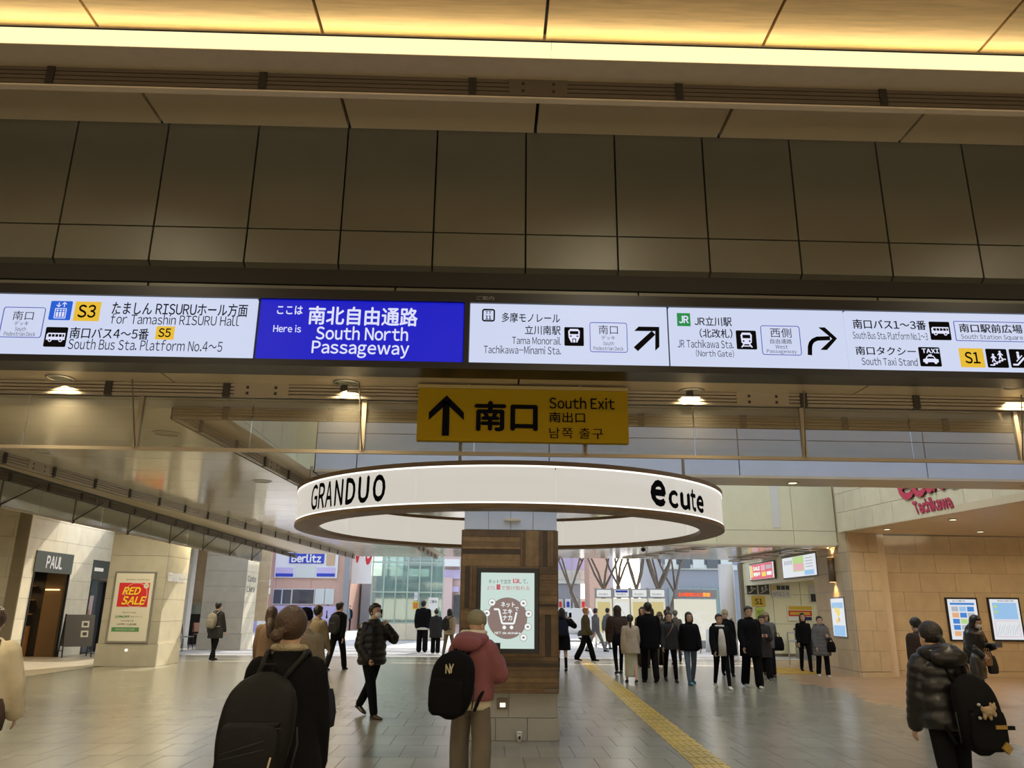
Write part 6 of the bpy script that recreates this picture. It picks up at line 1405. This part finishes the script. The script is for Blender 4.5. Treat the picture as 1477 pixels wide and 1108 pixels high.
# ---- left group
p = walker(-2.15, 9.6, 1.60, 0, 'man in dark beanie and tan coat walking away behind the woman with the bun', K['khaki'], K['charcoal'], hat=('beanie', K['black']), hair=None, wide=1.06, vox=.013, stride=16, jk=dict(hem=.62, bulk=.03, flare=.03, name='coat'))
p.bag(K['charcoal'], 'large dark tote bag hanging beside the man in the tan coat', (.29, .0, .76), (.34, .16, .44))
p = walker(-3.5, 13.2, 1.62, 12, 'long-haired woman in rust-brown sweater walking away at the left', K['rust'], K['midgrey'], hair='long', hm=K['hair_brown'], stride=14, phase=-1, jk=dict(hem=.78, bulk=.03, name='sweater', collar=.4))
p = walker(-3.45, 16.5, 1.66, -20, 'woman in olive-tan jacket walking between the beanie man and the young man', K['khaki'], K['black'], hair='tidy', stride=16, yaw=-18, jk=dict(hem=.84, bulk=.03))
p = walker(-4.10, 22.4, 1.82, -14, 'tall young man in black with messy hair walking away at left centre', K['black'], K['black'], hair='messy', stride=24, phase=-1, yaw=-25, jk=dict(hem=.84, bulk=.02), tk=GAIT)
p.backpack(K['charcoal'], 'dark backpack on the tall young man with messy hair', w=.31, h=.48, d=.17, bulk=.02)
p = walker(-8.6, 26.0, 1.77, -15, 'man in dark coat walking away beside the second stone pier', K['charcoal'], K['black'], hair='messy', stride=16, yaw=-20, mask=True, jk=dict(hem=.66, bulk=.03, flare=.03, name='coat'))
p.backpack(cloth('pack_grey', (.22, .20, .17), .7), 'pale grey backpack on the man by the second pier', w=.32, h=.46, d=.18, bulk=.035)
p = walker(-10.6, 62, 1.86, 180, 'far man in dark suit and teal shirt standing on the plaza', K['navy'], K['navy'], stride=8, mask=True, vox=.022, jk=dict(hem=.80, bulk=.01, open_=K['teal']), armR=((.25, .1, -1), (-.7, .6, .9)))
p = walker(-11.9, 60, 1.9, 150, 'far man in dark suit partly hidden behind the tall young man', K['charcoal'], K['charcoal'], stride=8, vox=.022)
# trio by the glass lift
p = walker(-2.55, 31.8, 1.92, 4, 'tallest of the three by the glass lift, in oversized black jacket', K['black'], K['black'], hair='messy', stride=6, wide=1.12, vox=.018, yaw=-30, jk=dict(hem=.78, bulk=.05), tk=WIDE)
mb = MB(); p.lofted(mb, [(0, 0, .74, .22, .18), (0, 0, .78, .23, .185), (0, 0, .82, .22, .18)], 22); p.out('shirt_hem', mb.mesh('shirt_hem'), K['white'])
p = walker(-1.98, 31.0, 1.60, 0, 'middle of the three by the glass lift, with top knot and long dark coat', K['charcoal'], K['black'], hair='topbun', stride=8, vox=.018, sm=K['white'], jk=dict(hem=.62, bulk=.04, flare=.05, name='coat'), tk=WIDE)
p = walker(-1.40, 29.3, 1.67, -12, 'right of the three by the glass lift, in tan jacket and cap', K['beige'], K['taupe'], hair='bob', hat=('cap', K['khaki']), stride=24, phase=-1, vox=.018, jk=dict(hem=.82, bulk=.03))
p.backpack(K['charcoal'], 'dark grey backpack on the walker in the cap', w=.28, h=.44, d=.15, bulk=.03, x=-.08)
# ---- right of the pillar
p = walker(2.05, 22.6, 1.66, 0, 'woman in black coat holding up her phone right of the pillar', K['black'], K['black'], hair='bob', stride=4, vox=.015, armR=((.75, .35, -.5), (-.5, .5, .75)), fists='R', jk=dict(hem=.58, bulk=.03, flare=.05, name='coat'), tk=dict(r=(.08, .05, .042)))
p.backpack(K['navy'], 'navy backpack on the woman holding up her phone', w=.30, h=.46, d=.16, bulk=.03)
c_ = p.arms['R'][2]+Vector((0, .03, .10)); t = p.thing('phone', c_, 'dark phone raised by the woman right of the pillar', 'phone'); p.put(t, 'case', MB().box(c_.x-.038, c_.x+.038, c_.y-.005, c_.y+.005, c_.z-.04, c_.z+.10), K['black'], False)
p = walker(3.30, 27.5, 1.74, -100, 'person with orange hair in dark jacket walking right near the sunlit strip', K['olive'], K['black'], hair='short', hm=K['hair_orange'], stride=20, yaw=10, jk=dict(hem=.84, bulk=.03), tk=WIDE)
p = walker(1.9, 36.0, 1.84, 0, 'person in pale pink top standing far off behind the raised phone', K['beige'], K['taupe'], stride=6, vox=.022, jk=dict(hem=.86, bulk=.02))
p = walker(2.75, 38.0, 1.78, 170, 'far dark-haired person facing the hall beside the one in pink', K['charcoal'], K['charcoal'], stride=6, vox=.022)
p = walker(4.45, 33.6, 1.80, -60, 'man in grey suit striding right in front of the first map board', K['grey'], K['midgrey'], stride=30, phase=-1, vox=.018, jk=dict(hem=.80, bulk=.01))
p = walker(5.25, 35.6, 1.76, -50, 'second man in grey suit just behind the striding one', K['grey'], K['midgrey'], stride=20, vox=.018, jk=dict(hem=.80, bulk=.01))
p = walker(3.50, 21.9, 1.76, 2, 'hooded walker in big brown-black jacket in front of the map boards', K['brown'], K['black'], hair=None, stride=18, phase=-1, wide=1.15, vox=.014, jk=dict(hem=.80, bulk=.07, hood='up', quilt=.03), tk=dict(r=(.085, .055, .045)), sm=K['charcoal'])
p.bag(K['black'], 'black shoulder bag on the left hip of the hooded walker', (-.02, -.24, 1.0), (.36, .14, .30), strap=[[(-.12, -.22, .98), p.up((-.12, -.10, 1.42)), p.up((-.10, .12, 1.35))]])
p = walker(3.38, 19.3, 1.53, -4, 'woman in beige top with long ponytail and pale wide trousers', K['beige'], K['palegreen'], sm=K['brown'], hair='tail', stride=14, vox=.013, jk=dict(hem=.74, bulk=.03, flare=.05, cuff=.06, name='blouse', collar=.3), skirt=dict(hem=.16, r=.17))
p = walker(3.84, 19.4, 1.81, 0, 'tall broad man in long black coat, seen from behind at centre right', K['black'], K['black'], hair='short', stride=10, wide=1.16, vox=.013, jk=dict(hem=.72, bulk=.03, name='coat'), tk=GAIT)
p = walker(4.85, 25.5, 1.70, 10, 'curly-haired person in dark jacket behind the tall man in the black coat', K['charcoal'], K['black'], hair='messy', stride=10, yaw=30, vox=.018)
p = walker(5.45, 27.0, 1.72, -8, 'person in dark top pulling a roller bag behind the tall man', K['navy'], K['black'], hair='bob', stride=12, vox=.018)
t = empty('suitcase', (5.25, 24.8, 0), 'small black roller case behind the tall man in the black coat', 'suitcase')
MB().loft([(5.25, 24.8, .05, .17, .11), (5.25, 24.8, .08, .19, .125), (5.25, 24.8, .55, .19, .125), (5.25, 24.8, .58, .16, .10)], 20, 4).build('shell', K['black'], t, True); MB().tube([(5.17, 24.8, .58), (5.17, 24.8, .95), (5.33, 24.8, .95), (5.33, 24.8, .58)], .01, 6).build('handle', M['steel'], t)
for x in (5.12, 5.38): MB().tube([(x-.02, 24.8, .03), (x+.02, 24.8, .03)], .03, 10).build('wheel', K['charcoal'], t)
p = walker(4.40, 19.7, 1.60, 176, 'smiling young man in dark zip jacket with a crossbody strap', K['charcoal'], K['black'], sm=K['charcoal'], hair='messy', stride=16, vox=.013, jk=dict(hem=.80, bulk=.03), tk=dict(r=(.085, .06, .05)))
t = p.thing('crossbody_bag', p.up((-.18, .05, .98)), 'small black crossbody bag on the smiling young man', 'bag'); p.put(t, 'strap', MB().tube([p.up((-.10, .0, 1.44)), p.up((-.08, .13, 1.36)), p.up((.02, .165, 1.20)), p.up((.16, .13, 1.02))], .009, 6), K['camel']); p.put(t, 'bag_body', MB().ell(p.up((.21, .08, .96)), (.06, .06, .08), 14, 9), K['black'])
p = walker(4.72, 19.0, 1.61, 182, 'smiling young man in black jacket, blue jeans and blue shoes', K['black'], K['jeans'], sm=K['shoe_blue'], hair='bob', stride=16, phase=-1, vox=.013, jk=dict(hem=.80, bulk=.04), tk=dict(r=(.088, .064, .052)))
p = walker(5.05, 23.8, 1.60, 175, 'person in bucket hat and scarf between the two smiling young men', K['grey'], K['taupe'], hair='bob', hat=('bucket', K['taupe']), stride=12, vox=.015)
p = walker(4.70, 24.6, 1.74, 172, 'long-haired person in dark maroon top behind the smiling young men', K['brown'], K['brown'], hair='bob', stride=12, vox=.015, jk=dict(hem=.8, bulk=.02))
p = walker(5.18, 18.1, 1.59, 178, 'woman in white hoodie under an open black jacket walking forward', K['black'], K['black'], sm=K['white'], hair='tidy', stride=20, vox=.013, jk=dict(hem=.78, bulk=.05, hood='down', open_=K['white'], cuff=.06), tk=dict(r=(.09, .06, .045)))
mb = MB(); mb.limb([p.up((math.sin(a)*.095, .02+math.cos(a)*.09, 1.43)) for a in [R(-100+25*i) for i in range(9)]], [.026]*9, 10, sub=2); p.out('white_hood', mb.mesh('white_hood'), K['white'])
V, F = textmesh('26', .0); V = V[:, :2]; lo, hi = V.min(0), V.max(0); U = (V-lo)/(hi-lo); me = bpy.data.meshes.new('print'); me.from_pydata([tuple(p.up((.05-.10*a, .176, 1.16+.07*b))) for a, b in U], [], F); p.out('print', me, K['charcoal'])
p = walker(5.75, 26.0, 1.68, 5, 'person in cap and dark jacket walking away behind the white hoodie', K['charcoal'], K['navy'], hair='short', hat=('cap', K['beige']), stride=14, vox=.018)
p = walker(6.35, 27.4, 1.66, -10, 'grey-haired person in grey jacket beside the capped one', K['grey'], K['charcoal'], hair='short', hm=K['midgrey'], stride=10, vox=.018)
p = walker(7.6, 34.0, 1.82, 10, 'person in white top beyond the capped one, by the LED board', K['white'], K['charcoal'], stride=8, vox=.022, hair='short')
p = walker(11.6, 42.5, 1.86, 185, 'far person in dark suit at the railing right of the LED board', K['navy'], K['navy'], stride=4, vox=.022)
p = walker(5.92, 18.3, 1.74, 180, 'tall young man in long black coat and white shoes walking forward', K['black'], K['black'], sm=K['shoe_white'], hair='messy', stride=12, wide=1.05, vox=.013, jk=dict(hem=.66, bulk=.045, flare=.02, name='coat', collar=1.2), tk=WIDE)
p = walker(6.35, 21.6, 1.66, 172, 'person with furry pale hood half hidden behind the tall young man', K['black'], K['black'], hair=None, hat=('beanie', K['fur']), stride=10, vox=.016, jk=dict(hem=.55, bulk=.05, flare=.06, fur=K['fur'], name='coat'))
p = walker(6.95, 20.5, 1.55, 172, 'woman in dark coat looking down at the phone in her hands', K['charcoal'], K['black'], sm=K['grey'], hair='tidy', stride=14, nod=14, vox=.013, face=True, armL=((.12, .2, -1), (-.45, .85, .25)), armR=((.12, .2, -1), (-.45, .85, .25)), fists='LR', jk=dict(hem=.60, bulk=.04, flare=.03, name='coat'), tk=WIDE)
c_ = p.arms['L'][2].lerp(p.arms['R'][2], .5)+Vector((0, .10, .04)); t = p.thing('phone', c_, 'phone in the hands of the woman in the dark coat', 'phone'); p.put(t, 'case', MB().box(c_.x-.04, c_.x+.04, c_.y-.05, c_.y+.05, c_.z-.005, c_.z+.005), K['grey'], False)
p = walker(7.45, 21.6, 1.66, 165, 'person with cap and loose dark jacket stepping out behind the phone reader', K['grey'], K['black'], hair='bob', hat=('cap', K['khaki']), stride=24, vox=.015, jk=dict(hem=.78, bulk=.05), sm=K['brown'])
p.bag(K['black'], 'black bag swinging beside the person in the loose dark jacket', (-.26, .05, 1.02), (.34, .14, .36))
p = walker(8.86, 21.5, 1.52, 178, 'woman in long grey padded coat with white shoes by the pier', K['grey'], K['black'], sm=K['shoe_white'], hair='tidy', stride=6, vox=.013, armL=((.15, .1, -1), (-.35, .8, .2)), fists='L', jk=dict(hem=.60, bulk=.05, flare=.04, quilt=.05, hood='down', name='coat'), tk=GAIT)
p.bag(K['black'], 'black tote bag carried by the woman in the grey padded coat', (-.20, .22, 1.0), (.26, .12, .30))
p = walker(9.15, 23.4, 1.60, 170, 'person in black half hidden behind the grey padded coat', K['black'], K['black'], hair='bob', stride=10, vox=.016)
p.bag(K['charcoal'], 'long dark bag held by the person behind the grey padded coat', (-.24, .05, .9), (.18, .12, .42))
# ---- right wall pair
p = walker(6.98, 12.9, 1.56, 8, 'person in dark brown jacket bowing forward behind the padded jacket', K['brown'], K['black'], hair='short', stride=8, wide=1.12, lean=10, nod=20, vox=.014, jk=dict(hem=.80, bulk=.05))
p = Person(9.18, 15.25, 1.60, 205, (-4, 4), (16, 4), ((.15, .25, -1), (-.25, .85, .10)), ((.18, .15, -1), (-.1, .75, -.5)), lean=8, nod=22, yaw=-6, vox=.013).start('masked woman in black hooded jacket reading by the wall posters')
p.body(True, 'LR'); p.hair('long'); p.mask(); p.jacket(K['nylon'], hem=.78, bulk=.05, quilt=.04, hood='up', cuff=.045); p.trousers(K['black'], **GAIT); p.shoes(K['black'])
wr = p.arms['L'][2]; c_ = wr+p.arms['L'][3]*.09+Vector((.02, .02, .02)); t = p.thing('purse', c_, 'small grey purse in the hand of the masked woman', 'purse'); p.put(t, 'body', MB().box(c_.x-.08, c_.x+.06, c_.y-.02, c_.y+.03, c_.z-.04, c_.z+.06), K['grey'], False)
p.bag(cloth('plastic_bag', (.03, .028, .025), .35, spec=.6), 'bulging black plastic bag hanging from her hand over the suitcase', (.26, .22, .98), (.34, .22, .48))
p.bag(K['camel'], 'tan and white printed bag hanging in front of the masked woman', (-.02, .26, .98), (.24, .08, .24))
p.bag(K['charcoal'], 'dark handbag on an orange strap beside the masked woman', (-.30, .16, .92), (.26, .12, .34), strap=[[(-.34, .16, .90), p.up((-.16, .12, 1.2)), p.up((-.14, .02, 1.40))]])
sx_, sy_ = 8.86, 14.75
t = empty('suitcase', (sx_, sy_, 0), 'small silver ribbed suitcase standing on the brown floor', 'suitcase')
sil = mat('silver_shell', (.55, .52, .46), .35, .3)
MB().loft([(sx_, sy_, .06, .15, .10), (sx_, sy_, .08, .165, .115), (sx_, sy_, .38, .165, .115), (sx_, sy_, .40, .15, .10)], 24, 5).build('shell', sil, t, True)
for k in range(6): piece('rib', t, sx_-.13+.048*k, sx_-.13+.048*k+.022, sy_-.122, sy_-.112, .09, .37, sil)
MB().tube([(sx_-.06, sy_, .39), (sx_-.06, sy_, .43), (sx_+.06, sy_, .43), (sx_+.06, sy_, .39)], .008, 6).build('handle', K['black'], t)
for x in (-.12, .12):
    for y in (-.08, .08): MB().tube([(sx_+x-.015, sy_+y, .028), (sx_+x+.015, sy_+y, .028)], .028, 10).build('wheel', K['black'], t)
bpy.data.scenes.remove(GS)
